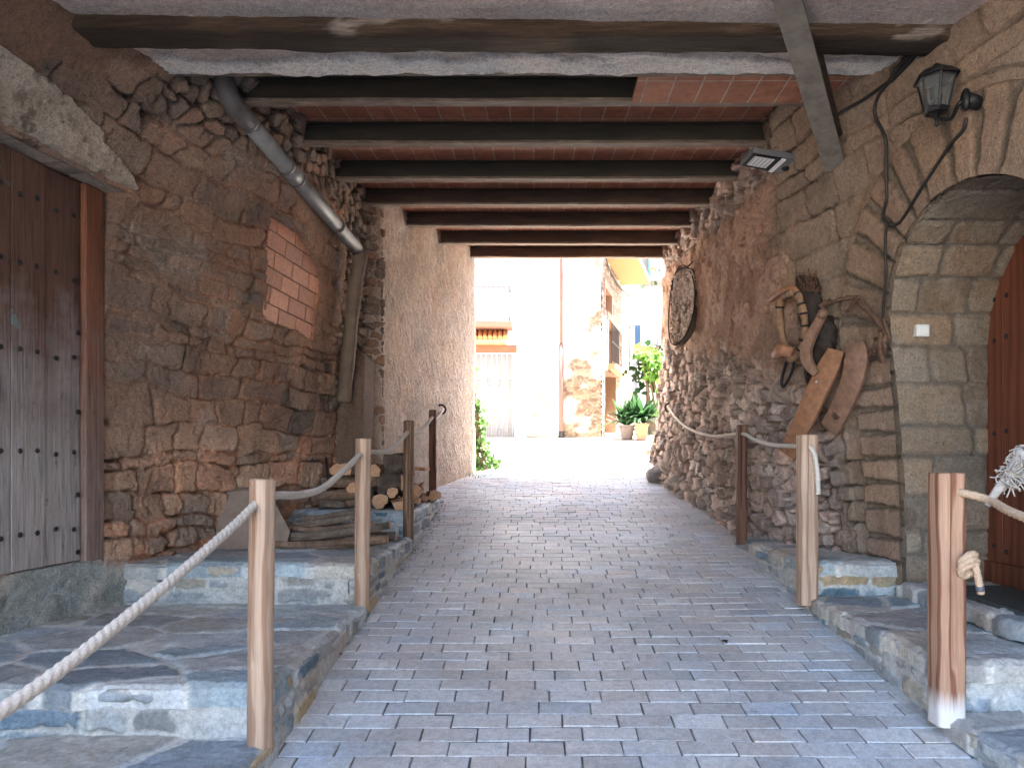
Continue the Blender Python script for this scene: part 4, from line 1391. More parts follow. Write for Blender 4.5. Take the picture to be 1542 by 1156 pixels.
def log(name, a, b, r, label, cat, group, mat=M_BARK, split=None, seed=0, bend=0, taper=.85, noise=.10):
    """a log from a to b; local Z runs along it. split = (angle, offset) cuts a flat riven face"""
    rgl = random.Random(seed)
    a = Vector(a); b = Vector(b)
    d = b - a; L = d.length
    rotq = d.to_track_quat('Z', 'Y')
    n = max(int(L / .03), 4); seg = 22
    bm = bmesh.new(); rings = []
    ph = rgl.random() * 6
    for i in range(n + 1):
        t = i / n
        cx_ = bend * math.sin(t * math.pi) + bend * .35 * math.sin(t * 7 + ph)
        cy_ = bend * .6 * math.sin(t * 4.4 + ph)
        ring = []
        for k in range(seg):
            th = 2 * math.pi * k / seg
            rr = r * (1 + (taper - 1) * t) * (1 + noise * math.sin(2 * th + ph) * .5 + noise * .5 * math.sin(3 * th + ph * 2 + t * 3) + noise * .4 * math.sin(7 * th + t * 9 + ph))
            x_, y_ = rr * math.cos(th), rr * math.sin(th)
            if split:
                for sa, so in split:
                    ca, sa_ = math.cos(sa), math.sin(sa)
                    e = x_ * ca + y_ * sa_ - so * r
                    if e > 0: x_ -= e * ca; y_ -= e * sa_
            ring.append(bm.verts.new((x_ + cx_, y_ + cy_, t * L)))
        rings.append(ring)
    fs = []
    for i in range(n):
        for k in range(seg):
            f_ = bm.faces.new((rings[i][k], rings[i][(k + 1) % seg], rings[i + 1][(k + 1) % seg], rings[i + 1][k]))
            if split:
                mid = (rings[i][k].co + rings[i][(k + 1) % seg].co) / 2
                for sa, so in split:
                    if mid.x * math.cos(sa) + mid.y * math.sin(sa) > so * r - .004: f_.material_index = 1
    bm.normal_update()
    me = bpy.data.meshes.new(name)
    bm.to_mesh(me)
    o = link(name, me, [mat, M_CUT], None, True)
    me.set_sharp_from_angle(angle=R(40))
    bm.free()
    o.location = a; o.rotation_euler = rotq.to_euler()
    for e, ring in ((0, rings[0]), (1, rings[-1])):
        pass
    # cut ends
    def cap(t_idx, z, flip):
        co = [Vector(vv.co) for vv in me.vertices[t_idx * seg:(t_idx + 1) * seg]]
        c = sum(co, Vector()) / seg
        co = [c + (p - c) * .985 + Vector((0, 0, z)) for p in co]
        vs2 = co + [c + Vector((0, 0, z * 1.5))]
        fc = [(k, (k + 1) % seg, seg) if flip else ((k + 1) % seg, k, seg) for k in range(seg)]
        e_ = poly('cut_end', vs2, fc, M_CUT, o)
        return e_
    cap(0, -.003, False); cap(n, .003, True)
    tag(o, label, cat, group)
    return o
# branches heaped on the third step
BR_ = [((-1.72, 4.52, .845), (-.95, 4.50, .848), .034, 'thick straight branch at the front foot of the branch pile'),
       ((-1.66, 4.66, .85), (-1.0, 4.62, .853), .036, 'dark bark branch lying second from the front on the step'),
       ((-1.55, 4.80, .85), (-.98, 4.86, .853), .040, 'stout branch at the back of the branch pile against the riser'),
       ((-1.62, 4.55, .905), (-1.02, 4.60, .91), .030, 'crooked grey branch lying on top of the front branch'),
       ((-1.58, 4.74, .922), (-1.05, 4.68, .915), .032, 'middle branch of the branch pile with a pale cut end'),
       ((-1.68, 4.62, .955), (-1.12, 4.66, .962), .024, 'thin bent branch across the upper layer of the branch pile'),
       ((-1.50, 4.84, .93), (-1.0, 4.78, .94), .034, 'knotty branch behind the upper layer of the branch pile'),
       ((-1.56, 4.70, .995), (-1.08, 4.80, .995), .026, 'topmost branch of the branch pile'),
       ((-1.64, 4.44, .835), (-1.15, 4.42, .836), .018, 'slender twig in front of the branch pile')]
rgb_ = random.Random(77)
for i, (a, b, r_, lb) in enumerate(BR_):
    a = (a[0] + rgb_.uniform(-.06, .10), a[1] + rgb_.uniform(-.07, .07), a[2] + rgb_.uniform(0, .015)); b = (b[0] + rgb_.uniform(-.08, .05), b[1] + rgb_.uniform(-.05, .05), b[2] + rgb_.uniform(0, .03))
    log('branch', a, b, r_, lb, 'branch', 'branches piled on the step', M_BARK3 if i % 4 else M_BARK2, None, 30 + i, .034, .75, .22)
# firewood on the top step
zt = 1.01
G = 'split logs stacked on the top step'
LG = [((-1.30, 5.38, zt + .052), (-1.34, 5.80, zt + .055), .050, None, 'round log with a ringed pale end at the front of the stack', M_BARK),
      ((-1.165, 5.36, zt + .062), (-1.17, 5.78, zt + .062), .060, None, 'round log half hidden behind the pale knotted post', M_BARK),
      ((-1.01, 5.33, zt + .045), (-1.08, 5.75, zt + .05), .062, [(1.4, .35), (-.4, .75)], 'split wedge with a pale riven face at the front right of the stack', M_BARK2),
      ((-1.52, 5.42, zt + .042), (-1.36, 5.46, zt + .046), .036, None, 'small peeled log end left of the ringed log', M_BARK2),
      ((-1.72, 5.48, zt + .07), (-1.30, 5.60, zt + .14), .055, [(1.2, .5)], 'brown log leaning on the left side of the stack', M_BARK2),
      ((-1.70, 5.70, zt + .19), (-1.22, 5.66, zt + .20), .072, [(-1.6, .55)], 'peeled brown log lying across the left of the stack', M_BARK2),
      ((-1.50, 5.52, zt + .27), (-1.46, 5.90, zt + .28), .085, [(-1.57, .2)], 'large half log with a bright cut end at the upper left of the stack', M_BARK2),
      ((-1.27, 5.56, zt + .275), (-1.26, 5.95, zt + .28), .062, [(-1.57, .5)], 'half log with an orange end just left of the knotted post', M_BARK2),
      ((-1.24, 5.62, zt + .17), (-.98, 5.66, zt + .18), .095, None, 'thick dark barked log lying crosswise in the middle of the stack', M_BARK),
      ((-1.22, 5.78, zt + .33), (-.99, 5.80, zt + .33), .085, None, 'dark barked log on top of the middle of the stack', M_BARK),
      ((-1.02, 5.50, zt + .20), (-1.00, 5.58, zt + .20), .065, [(0, .3)], 'short log showing a pale face left of the brown post', M_BARK2),
      ((-1.22, 5.52, zt + .055), (-1.21, 5.9, zt + .055), .045, None, 'dark log low in the middle of the stack', M_BARK),
      ((-.88 - .07, 5.62, zt + .13), (-1.02, 5.98, zt + .13), .052, [(.2, .5)], 'oval log end right of the brown post', M_BARK2),
      ((-.95, 5.72, zt + .045), (-1.0, 6.1, zt + .045), .040, None, 'small log under the oval log end', M_BARK),
      ((-.97, 6.0, zt + .12), (-1.0, 6.30, zt + .17), .034, [(1.2, .2), (-1.9, .3)], 'pale sliver of split wood behind the oval log', M_BARK2),
      ((-.955, 6.25, zt + .045), (-1.02, 6.6, zt + .05), .045, [(2.2, .4)], 'split log before the dark far post', M_BARK2),
      ((-.90, 6.42, zt + .05), (-.98, 6.78, zt + .05), .055, None, 'log with an orange end at the far end of the stack', M_BARK2),
      ((-1.10, 6.15, zt + .07), (-1.14, 6.55, zt + .07), .065, None, 'dark log in the shade at the far back of the stack', M_BARK),
      ((-1.25, 6.1, zt + .08), (-1.28, 6.45, zt + .08), .07, None, 'dark log at the back left of the far stack', M_BARK),
      ((-1.62, 5.36, zt + .035), (-1.44, 5.40, zt + .04), .032, None, 'thin short log low at the left front of the stack', M_BARK3),
      ((-1.40, 5.50, zt + .15), (-1.42, 5.9, zt + .15), .055, None, 'small dark log in the second layer left of the knotted post', M_BARK),
      ((-1.08, 5.40, zt + .125), (-1.10, 5.8, zt + .125), .042, None, 'small round log above the split wedge', M_BARK3),
      ((-1.06, 5.95, zt + .05), (-1.06, 6.3, zt + .05), .055, None, 'round log end low between the brown post and the far logs', M_BARK2),
      ((-1.14, 6.0, zt + .22), (-1.16, 6.4, zt + .21), .06, None, 'dark log on the second layer of the far stack', M_BARK)]
for i, (a, b, r_, sp, lb, mt) in enumerate(LG):
    log('firewood_log', a, b, r_ * (.85 + .3 * ((i * 7) % 5) / 5), lb, 'log', G, mt, sp, 60 + i, .010, .95, .18)
pk = MB().box((-1.20, 6.05, zt + .29), (-.93, 6.30, zt + .318), .004, Matrix.Rotation(R(4), 3, 'Y')).build('wood_board', M_CUT)
tag(pk, 'short flat board lying on top of the far logs', 'board')
pk = MB().box((-1.10, 5.84, zt + .24), (-1.0, 5.87, zt + .58), .006, Matrix.Rotation(R(-6), 3, 'Y')).build('split_plank', wood_mat('riven_wood', (.42, .29, .19), (.27, .17, .11), None, 8))
tag(pk, 'upright riven plank standing behind the brown post', 'plank')
# ================================================================== things on the right wall
def RW_(px, py, off=0.0):
    """point on the sight line whose clearance from the right wall is off"""
    q = hitr(px, py); Yq = q.y
    for _ in range(400):
        if float(right_x(np.array(Yq), np.array(q.z))) - q.x >= off: break
        Yq -= .005
        q = S(px, py, Yq)
    return q
M_CABLE = plain_mat('black_cable', (.018, .016, .015), .5, 0, .2)
cab = empty('black_cable', RW_(1333, 300, .03))
tag(cab, 'black electric cables sagging along the right wall from the ceiling to the lantern', 'cable')
def cable(pts, r, name, off=.035):
    P3 = [RW_(x, y, off) if len(t) == 0 else S(x, y, t[0]) for x, y, *t in pts]
    return setp(MB().tube(spline(P3, 10), r, 8).build(name, M_CABLE, None, True), cab)
cable([(1470, -30), (1430, 22), (1395, 62), (1362, 100), (1340, 122)], .014, 'cable_bundle')
cable([(1462, -28), (1425, 30), (1385, 64), (1350, 104), (1338, 124)], .010, 'cable_bundle', .055)
cable([(1340, 122), (1300, 150), (1268, 168), (1252, 182)], .009, 'branch_cable')
cable([(1340, 122), (1322, 146), (1317, 172), (1328, 196), (1334, 214), (1334, 250), (1335, 300), (1329, 326), (1338, 337), (1350, 337), (1360, 328), (1390, 280), (1430, 220), (1450, 196), (1455, 178)], .0085, 'lantern_cable')
cable([(1335, 336), (1333, 370), (1334, 410), (1331, 450), (1328, 500)], .007, 'drop_cable', .045)
setp(MB().box((-.03, -.02, -.025), (.03, .02, .025), .006).build('junction_box', M_CABLE), cab).location = RW_(1256, 178, .03) - cab.location

# wall lantern
lan = empty('wall_lantern', RW_(1452, 150, .02))
tag(lan, 'black hexagonal carriage lantern on a short arm above the arch', 'lantern')
M_BLK = plain_mat('black_paint', (.012, .012, .013), .45, .2, .2, 40, .1, .001)
gl = NT('lantern_glass'); gl.col((.75, .78, .78)); gl.rough(.08)
gl.b.inputs['Transmission Weight'].default_value = .92; gl.b.inputs['IOR'].default_value = 1.05
base = Vector(lan.location)
mid = (base.x + float(right_x(np.array(base.y), np.array(base.z)))) / 2
ctr = S(1410, 140, base.y - .03)
hx = ctr
def hexr(r, z, rot=.26):
    return [hx + Vector((math.cos(rot + k * math.pi / 3) * r, math.sin(rot + k * math.pi / 3) * r, z)) for k in range(6)]
def hexband(m, prof):
    R_ = [[m.bm.verts.new(p) for p in hexr(r, z)] for r, z in prof]
    for a, b in zip(R_[:-1], R_[1:]):
        for k in range(6): m.bm.faces.new((a[k], a[(k + 1) % 6], b[(k + 1) % 6], b[k]))
    m.bm.faces.new(R_[0][::-1]); m.bm.faces.new(R_[-1])
    return m
setp(hexband(MB(), [(.078, .058), (.094, .058), (.094, .066), (.060, .096), (.034, .108), (.018, .112), (.014, .124), (.004, .130)]).build('roof', M_BLK), lan)
setp(hexband(MB(), [(.030, -.094), (.046, -.090), (.048, -.074), (.030, -.070)]).build('base', M_BLK), lan)
m = MB()
for k in range(6):
    a = hexr(.046, -.076)[k]; b = hexr(.076, .060)[k]
    m.tube([a, b], .0055, 6)
for ring_, rr2 in ((hexr(.076, .056), .005), (hexr(.047, -.074), .005)):
    m.tube(ring_ + [ring_[0]], rr2, 6)
setp(m.build('frame', M_BLK), lan)
m = MB()
A_, B_ = hexr(.045, -.074), hexr(.074, .056)
for k in range(6): m.quad(A_[k], A_[(k + 1) % 6], B_[(k + 1) % 6], B_[k])
setp(m.build('glass', gl.m), lan)
setp(MB().ball(hx + Vector((0, 0, -.005)), .026, (1, 1, 1.5)).build('bulb', plain_mat('white_bulb', (.75, .74, .70), .3, 0, .02), None, True), lan)
setp(MB().tube([hx + Vector((0, 0, -.075)), hx + Vector((0, 0, -.035))], .016, 12).build('bulb_holder', M_BLK, None, True), lan)
wp = RW_(1454, 150, .085)
m = MB().tube(spline([hx + Vector((0, 0, -.125)), hx + Vector((.012, 0, -.112)), hx + Vector((.07, .01, -.108)), wp + Vector((-.03, 0, -.02)), wp + Vector((.01, 0, 0))], 8), .009, 10)
m.tube([hx + Vector((0, 0, -.148)), hx + Vector((0, 0, -.140)), hx + Vector((0, 0, -.125)), hx + Vector((0, 0, -.092))], [.004, .010, .006, .016], 10)
setp(m.build('arm', M_BLK, None, True), lan)
m = MB().ball(wp, .05, (.42, .5, 1.0)); m.tube([wp, wp + Vector((.12, .05, 0))], .03, 12)
setp(m.build('wall_plate', M_BLK, None, True), lan)

# floodlight
fl = empty('floodlight', S(1175, 245, 4.45))
tag(fl, 'grey solar floodlight with a pale led panel fixed under the beams on the right wall', 'floodlight')
A0, A1 = S(1114, 249, 4.50), S(1183, 263, 4.50)
B0, B1 = S(1133, 229, 4.34), S(1209, 241, 4.34)
upn = (A1 - A0).cross(B0 - A0).normalized()
if upn.z < 0: upn = -upn
def fq(u, v, d=0):
    return A0 + (A1 - A0) * u + (B0 - A0) * v * (1 - u) + (B1 - A1) * v * u + upn * d
def fpanel(name, u0, u1, v0, v1, d0, d1, mat, bev=0):
    m = MB(); m.prism([fq(u0, v0, d0), fq(u1, v0, d0), fq(u1, v1, d0), fq(u0, v1, d0)], upn * (d1 - d0))
    if bev: bmesh.ops.bevel(m.bm, geom=m.bm.edges[:], offset=bev, segments=2, affect='EDGES', profile=.5)
    return setp(m.build(name, mat), fl)
fpanel('body', 0, 1, 0, 1, 0, .035, plain_mat('flood_grey', (.16, .165, .17), .45, .2, .1), .005)
fpanel('panel_frame', .03, .60, .06, .94, -.006, -.0005, M_BLK)
fpanel('led_panel', .10, .50, .20, .82, -.009, -.0062, plain_mat('led_lens', (.62, .63, .64), .25, 0, .05))
m = MB()
for k in range(5):
    m.prism([fq(.11 + .08 * k, .22, -.0092), fq(.13 + .08 * k, .22, -.0092), fq(.13 + .08 * k, .80, -.0092), fq(.11 + .08 * k, .80, -.0092)], upn * -.002)
setp(m.build('led_strip', plain_mat('led_grey', (.30, .31, .32), .3, 0, .05)), fl)
fpanel('sensor_strip', .62, .70, .04, .90, -.010, -.0005, plain_mat('white_plastic', (.72, .72, .70), .35, 0, .03))
setp(MB().ball(fq(.86, .42, -.010), .022, (1.3, 1, .6)).build('sensor', M_BLK, None, True), fl)
setp(MB().tube([fq(.92, .5, .02), fq(1.05, .8, .02), fq(1.15, .9, .0)], .016, 8).build('bracket', M_BLK, None, True), fl)

# bell push box
sw = S(1388, 498, 3.905)
so = MB().box((sw.x - .037, sw.y - .016, sw.z - .034), (sw.x + .037, sw.y + .02, sw.z + .034), .006).build('switch_box', plain_mat('switch_white', (.60, .58, .53), .4, 0, .05))
tag(so, 'small off white switch box on the stone beside the arched door', 'switch')
MB().box((sw.x - .026, sw.y - .021, sw.z - .024), (sw.x + .026, sw.y - .0145, sw.z + .026), .003).build('rocker', plain_mat('switch_rocker', (.66, .64, .59), .35, 0, .03), so)

# threshing board with flint teeth, hung high by the opening
tb0 = S(1030, 462, 7.0)
tbo = empty('threshing_board', tb0)
tag(tbo, 'oval weathered board with a studded face hanging at the bright end of the rubble wall', 'board')
Lft = S(1010, 470, 7.05); Rgt = S(1047, 455, 6.85)
ux = (Rgt - Lft).normalized(); hw = (Rgt - Lft).length / 2; ctrb = (Lft + Rgt) / 2
uz = Vector((.06, 0, 1)).normalized(); nrm_ = ux.cross(uz).normalized()
if nrm_.x > 0: nrm_ = -nrm_
Zt, Zb2 = S(1040, 402, 6.9).z, S(1028, 523, 7.1).z
hh_ = (Zt - Zb2) / 2; zc_ = (Zt + Zb2) / 2
ctrb.z = zc_
nu, nv = 60, 110
U, W = np.meshgrid(np.linspace(-1, 1, nu), np.linspace(-1, 1, nv), indexing='ij')
wid = np.sqrt(np.clip(1 - np.abs(W) ** 3.2, 0, 1)) * (1 - .16 * W * -1)
n1 = fbm(U * 4, W * 5, 4, 601); n2 = fbm(U * 14, W * 5, 4, 602)
dep = .05 * W ** 2 * 1.2 + .012 * (n2 - .5) + .03 * (n1 - .5)
f1, f2, cx, cyy = voronoi(U * 3.2, W * 9, 603, .8)
chip = sstep(.30, .18, f1) * (np.abs(W) < .85)
dep = dep + .03 * chip - .02 * sstep(.8, .95, np.abs(U)) * fbm(U * 3, W * 20, 3, 9)
colb = mixc(C3((.36, .27, .22), U.shape), C3((.60, .49, .42), U.shape), sstep(.35, .65, n2)) * (.75 + .5 * n1)[..., None]
crk = sstep(.56, .62, fbm(U * 9, W * 2.5, 4, 611))
dep = dep - .012 * crk
colb = mixc(colb, C3((.66, .60, .55), U.shape), chip * hash2(cx, cyy, 7))
colb = mixc(colb, C3((.09, .065, .05), U.shape), np.maximum(crk * .8, sstep(.86, .97, np.maximum(np.abs(U), np.abs(W)))))  # dark cracks, plus a rim painted near black as edge shadow
Pb = np.array(ctrb)[None, None] + U[..., None] * wid[..., None] * hw * np.array(ux) + (W * hh_)[..., None] * np.array(uz) + dep[..., None] * np.array(nrm_)
Nb = normals(Pb)
o = grid_mesh('board', Pb, colb, attr_mat('weathered_board', 30, .8, .008), None, back=tuple(-nrm_ * .08), flip=bool(Nb[30, 50] @ np.array(nrm_) < 0))
setp(o, tbo)
rimp = [ctrb + ux * float(hw * math.cos(t) * 1.06) * 1.0 + uz * float(hh_ * 1.03 * math.sin(t)) + nrm_ * (.02 + .05 * math.sin(t) ** 2) for t in np.linspace(0, 2 * math.pi, 40)]
setp(MB().tube(rimp, .006, 6).build('wire_rim', M_IRON, None, True), tbo)
setp(MB().tube([ctrb + uz * hh_ * .98, ctrb + uz * (hh_ + .12) + Vector((.12, .05, 0))], .007, 6).build('hanging_wire', M_IRON, None, True), tbo)
setp(MB().tube([ctrb + uz * .2 - nrm_ * .06, ctrb + uz * .2 + Vector((.30, .08, 0))], .03, 8).build('wall_peg', M_BARK, None, True), tbo)

# ---- old harness
M_STRAW = plain_mat('straw_leather', (.20, .115, .065), .85, 0, .35, 30, .6, .004)
M_DLEA = plain_mat('dark_leather', (.022, .014, .010), .75, 0, .4, 25, .8, .008)
M_ORL = plain_mat('tan_leather', (.28, .13, .07), .7, 0, .3, 25, .4, .004)
M_BOARD = plain_mat('harness_board', (.215, .10, .052), .75, 0, .30, 22, .5, .004)
M_BOARD2 = plain_mat('harness_board_pale', (.18, .10, .064), .75, 0, .30, 22, .5, .004)
hc = empty('horse_collar', RW_(1190, 490, .12))
tag(hc, 'narrow straw stuffed horse collar bound with black straps', 'horse collar')
lpx = [(1192, 440), (1176, 452), (1174, 480), (1180, 515), (1190, 538), (1202, 532), (1212, 505), (1210, 470), (1203, 447), (1192, 440)]
cp = spline([RW_(x, y, .13 if 1180 < x else .10) for x, y in lpx], 8)
setp(MB().tube(cp, [.024 + .004 * math.sin(i * .8) for i in range(len(cp))], 12).build('collar_roll', M_STRAW, None, True), hc)
m = MB()
for fr in (.04, .16, .60, .66, .72, .78, .84, .92):
    i = int(fr * (len(cp) - 2))
    setp(MB().tube([cp[i], cp[i] + (cp[i + 1] - cp[i]).normalized() * .012], .0295, 12).build('binding_strap', M_BLK, None, True), hc)
setp(MB().tube([RW_(1168, 535, .11), RW_(1178, 526, .15), RW_(1192, 530, .15)], [.03, .045, .03], 8).build('leather_flap', M_ORL, None, True), hc)
setp(MB().tube(spline([RW_(1196, 536, .12), RW_(1192, 560, .10), RW_(1180, 582, .09), RW_(1177, 572, .09), RW_(1184, 545, .09)], 8), .011, 6).build('hanging_strap', M_BLK, None, True), hc)
setp(MB().tube(spline([RW_(1160, 452, .06), RW_(1174, 440, .12), RW_(1194, 434, .13), RW_(1204, 446, .13)], 6), .018, 8).build('top_thong', M_ORL, None, True), hc)

dl = empty('leather_pad', RW_(1222, 490, .06))
tag(dl, 'blackened leather harness pad hanging behind the collar', 'harness pad')
def blob(outline, off, th, name, mat, parent, seed, nz=.02):
    """an upright hanging pad: rows of (py, px0, px1)"""
    rows = np.array(outline, float)
    n = 40; seg = 20
    pys = np.linspace(rows[0, 0], rows[-1, 0], n)
    V = []; Fc = []
    for i, py in enumerate(pys):
        x0 = np.interp(py, rows[:, 0], rows[:, 1]); x1 = np.interp(py, rows[:, 0], rows[:, 2])
        c0 = RW_(x0, py, off); c1 = RW_(x1, py, off)
        c = (c0 + c1) / 2; a = (c1 - c0) / 2
        nn = Vector((-a.y, a.x, 0)).normalized()
        if nn.x > 0: nn = -nn
        for k in range(seg):
            t = 2 * math.pi * k / seg
            w = 1 + 5 * nz * math.sin(py * .31 + k * 1.9 + seed) + 4 * nz * math.sin(py * .13 + k)
            V.append(c + a * math.cos(t) * w + nn * (math.sin(t) * th * w))
    for i in range(n - 1):
        for k in range(seg):
            Fc.append((i * seg + k, i * seg + (k + 1) % seg, (i + 1) * seg + (k + 1) % seg, (i + 1) * seg + k))
    Fc.append(tuple(range(seg))); Fc.append(tuple(range((n - 1) * seg, n * seg))[::-1])
    o = poly(name, V, Fc, mat, None, True)
    return setp(o, parent)
blob([(416, 1203, 1226), (425, 1200, 1232), (470, 1206, 1236), (520, 1212, 1236), (560, 1214, 1232), (578, 1220, 1226)], .07, .05, 'upper_pad', M_DLEA, dl, 1)
blob([(474, 1238, 1246), (490, 1228, 1254), (520, 1222, 1256), (550, 1226, 1250), (572, 1232, 1240)], .09, .06, 'lower_pad', M_DLEA, dl, 2)
m = MB()
rgq = random.Random(9)
for i in range(120):
    t = rgq.random()
    x = 1202 + rgq.random() * 30; y = 414 + rgq.random() * 26
    p = RW_(x, y, .12)
    m.tube([p, p + Vector((rgq.gauss(0, .012), rgq.gauss(0, .01), rgq.gauss(.012, .014)))], .003, 4)
setp(m.build('horsehair_tuft', plain_mat('brown_hair', (.10, .05, .03), .9), None), dl)

def strip(name, path, wid, th, mat, parent=None, vn=None):
    """bent wooden board: path of points, widths, constant thickness"""
    pts = spline(path, 10)
    ws = np.interp(np.linspace(0, 1, len(pts)), np.linspace(0, 1, len(wid)), wid)
    bm = MB()
    rings = []
    for i, p in enumerate(pts):
        t = (pts[min(i + 1, len(pts) - 1)] - pts[max(i - 1, 0)]).normalized()
        n_ = Vector(vn) if vn is not None else Vector((-1, -.6, 0))
        a = t.cross(n_).normalized(); n_ = a.cross(t).normalized()
        w = ws[i] / 2
        ring = []
        for (u, q) in ((-1, -1), (-.9, -1.25), (0, -1.45), (.9, -1.25), (1, -1), (1, 1), (-1, 1)):
            ring.append(bm.bm.verts.new(p + a * (u * w) - n_ * (q * th / 2)))
        rings.append(ring)
    k = len(rings[0])
    for r0, r1 in zip(rings[:-1], rings[1:]):
        for j in range(k): bm.bm.faces.new((r0[j], r0[(j + 1) % k], r1[(j + 1) % k], r1[j]))
    bm.bm.faces.new(rings[0][::-1]); bm.bm.faces.new(rings[-1])
    return bm.build(name, mat, parent, False, 35)
VN = (-.75, -.66, 0)
hb = strip('harness_board', [RW_(1260, 528, .12), RW_(1248, 553, .17), RW_(1231, 588, .22), RW_(1211, 632, .27), RW_(1186, 684, .30)], [.10, .13, .13, .125, .118], .026, M_BOARD, None, VN)
tag(hb, 'orange brown bent board with a black slot near its end, over the squared post', 'harness board')
p = RW_(1191, 660, .285)
def sticker(parent, name, c, across, along, w, h, mat, tilt=0):
    nv_ = Vector(VN).normalized()
    al = Vector(along).normalized(); ac = al.cross(nv_).normalized(); al = nv_.cross(ac).normalized()
    ca, sa = math.cos(tilt), math.sin(tilt)
    ac, al = ac * ca + al * sa, al * ca - ac * sa
    m = MB(); m.prism([c + ac * (sx * w / 2) + al * (sy * h / 2) for sx, sy in ((-1, -1), (1, -1), (1, 1), (-1, 1))], nv_ * -.012)
    return m.build(name, mat, parent)
al = RW_(1191, 684, .23) - RW_(1216, 632, .22)
nv_ = Vector(VN).normalized()
sticker(hb, 'slot', RW_(1196, 657, .285) + nv_ * .022, None, al, .075, .030, M_BLK, .05)
MB().ball(RW_(1195, 670, .30) + nv_ * .014, .009, (1, 1, 1)).build('peg_hole', M_BLK, hb, True)
MB().ball(RW_(1232, 575, .21) + nv_ * .018, .008, (1, 1, 1)).build('rivet', plain_mat('rivet_metal', (.5, .48, .45), .35, .8, .1), hb, True)
hb2 = strip('harness_board', [RW_(1288, 520, .10), RW_(1290, 540, .13), RW_(1283, 575, .14), RW_(1268, 612, .14), RW_(1250, 645, .13)], [.11, .13, .125, .12, .125], .026, M_BOARD2, None, VN)
tag(hb2, 'broad bent board with a carved star at its end, right of the slotted board', 'harness board')
al2 = RW_(1250, 645, .13) - RW_(1268, 612, .14)
cst = RW_(1262, 624, .135) + nv_ * .021
for k in range(6):
    sticker(hb2, 'carved_star', cst + nv_ * (.0004 * k), None, al2, .062, .007, plain_mat('burnt_wood', (.055, .03, .02), .9), k * math.pi / 6)
sticker(hb2, 'carved_patch', cst + Vector((.012, -.004, .02)), None, al2, .022, .026, M_BLK, .4)
cw = strip('collar_hame', [RW_(1240, 470, .15), RW_(1234, 482, .19), RW_(1220, 510, .24), RW_(1214, 530, .25), RW_(1218, 548, .25), RW_(1230, 563, .23)], [.05, .048, .06, .066, .06, .04], .03, M_BOARD2, None, VN)
tag(cw, 'curved pinkish wooden hame arching over the black pad', 'hame')
MB().ball(RW_(1238, 474, .19), .030, (1, 1, .8)).build('knob', M_BOARD2, cw, True)
tw = MB()
for path, r_ in (([(1240, 462), (1262, 452), (1290, 449), (1310, 470), (1334, 500), (1322, 535)], .013), ([(1288, 450), (1312, 474), (1336, 503)], .012),
                 ([(1328, 500), (1326, 520), (1330, 545)], .016), ([(1318, 510), (1332, 520), (1328, 538), (1316, 528)], .010), ([(1302, 545), (1318, 520), (1330, 500)], .011),
                 ([(1336, 498), (1330, 480), (1340, 510)], .008), ([(1245, 468), (1236, 460), (1250, 452)], .012), ([(1275, 470), (1292, 448), (1300, 452)], .009)):
    pp = spline([RW_(x, y, .09 + .02 * (i % 2)) for i, (x, y) in enumerate(path)], 8)
    tw.tube(pp, [r_ * (1 + .25 * math.sin(i * 1.7)) for i in range(len(pp))], 7)
two = tw.build('bent_branch', plain_mat('dry_branch', (.10, .055, .035), .9, 0, .4, 30, .5, .004), None, True)
tag(two, 'twisted dry brown vine branch nailed beside the harness', 'branch')

# ================================================================== loose stones at the foot of the right wall
M_ROCK = plain_mat('pale_rock', (.31, .25, .205), .95, 0, .45, 16, 1.0, .03)
M_ROCKD = plain_mat('grey_rock', (.19, .175, .165), .95, 0, .4, 16, 1.0, .03)
def rock(c, r, sc, mat, label, seed):
    bm = bmesh.new()
    bmesh.ops.create_icosphere(bm, subdivisions=3, radius=1)
    rgk = random.Random(seed)
    planes = [(Vector((rgk.gauss(0, 1), rgk.gauss(0, 1), rgk.gauss(0, 1))).normalized(), rgk.uniform(.55, .9)) for _ in range(9)]
    for v in bm.verts:
        for n_, d_ in planes:
            e = v.co.dot(n_) - d_
            if e > 0: v.co -= n_ * e * .9
        v.co = Vector((v.co.x * sc[0] * r, v.co.y * sc[1] * r, v.co.z * sc[2] * r))
    me = bpy.data.meshes.new('rock'); bm.to_mesh(me); bm.free()
    o = link('rock', me, mat, None, True); me.set_sharp_from_angle(angle=R(28))
    o.location = c
    return tag(o, label, 'rock', 'rocks heaped at the mouth of the passage')
RK = [((1000, 716), 8.3, .20, (1.1, 1, .7), M_ROCKD, 'dark grey boulder at the mouth of the passage, lowest of the heap'),
      ((1012, 700), 8.0, .15, (1, 1, .9), M_ROCK, 'pale rock wedged above the dark boulder'),
      ((985, 682), 9.4, .10, (1.3, 1, .7), M_ROCK, 'small pale rock furthest out beside the orange flower pot'),
      ((1000, 676), 9.2, .12, (1, 1, .9), M_ROCK, 'pale rock against the corner of the rubble wall'),
      ((1020, 726), 7.6, .16, (1.1, 1, .7), M_ROCK, 'pale rock at the foot of the rubble wall nearest the lane'),
      ((1003, 660), 9.3, .12, (.9, 1, 1.1), M_ROCK, 'upright pale rock on top of the heap at the corner')]
for i, (pp, Yr_, r_, sc, mt, lb) in enumerate(RK):
    rock(S(pp[0], pp[1], Yr_), r_, sc, mt, lb, 70 + i)

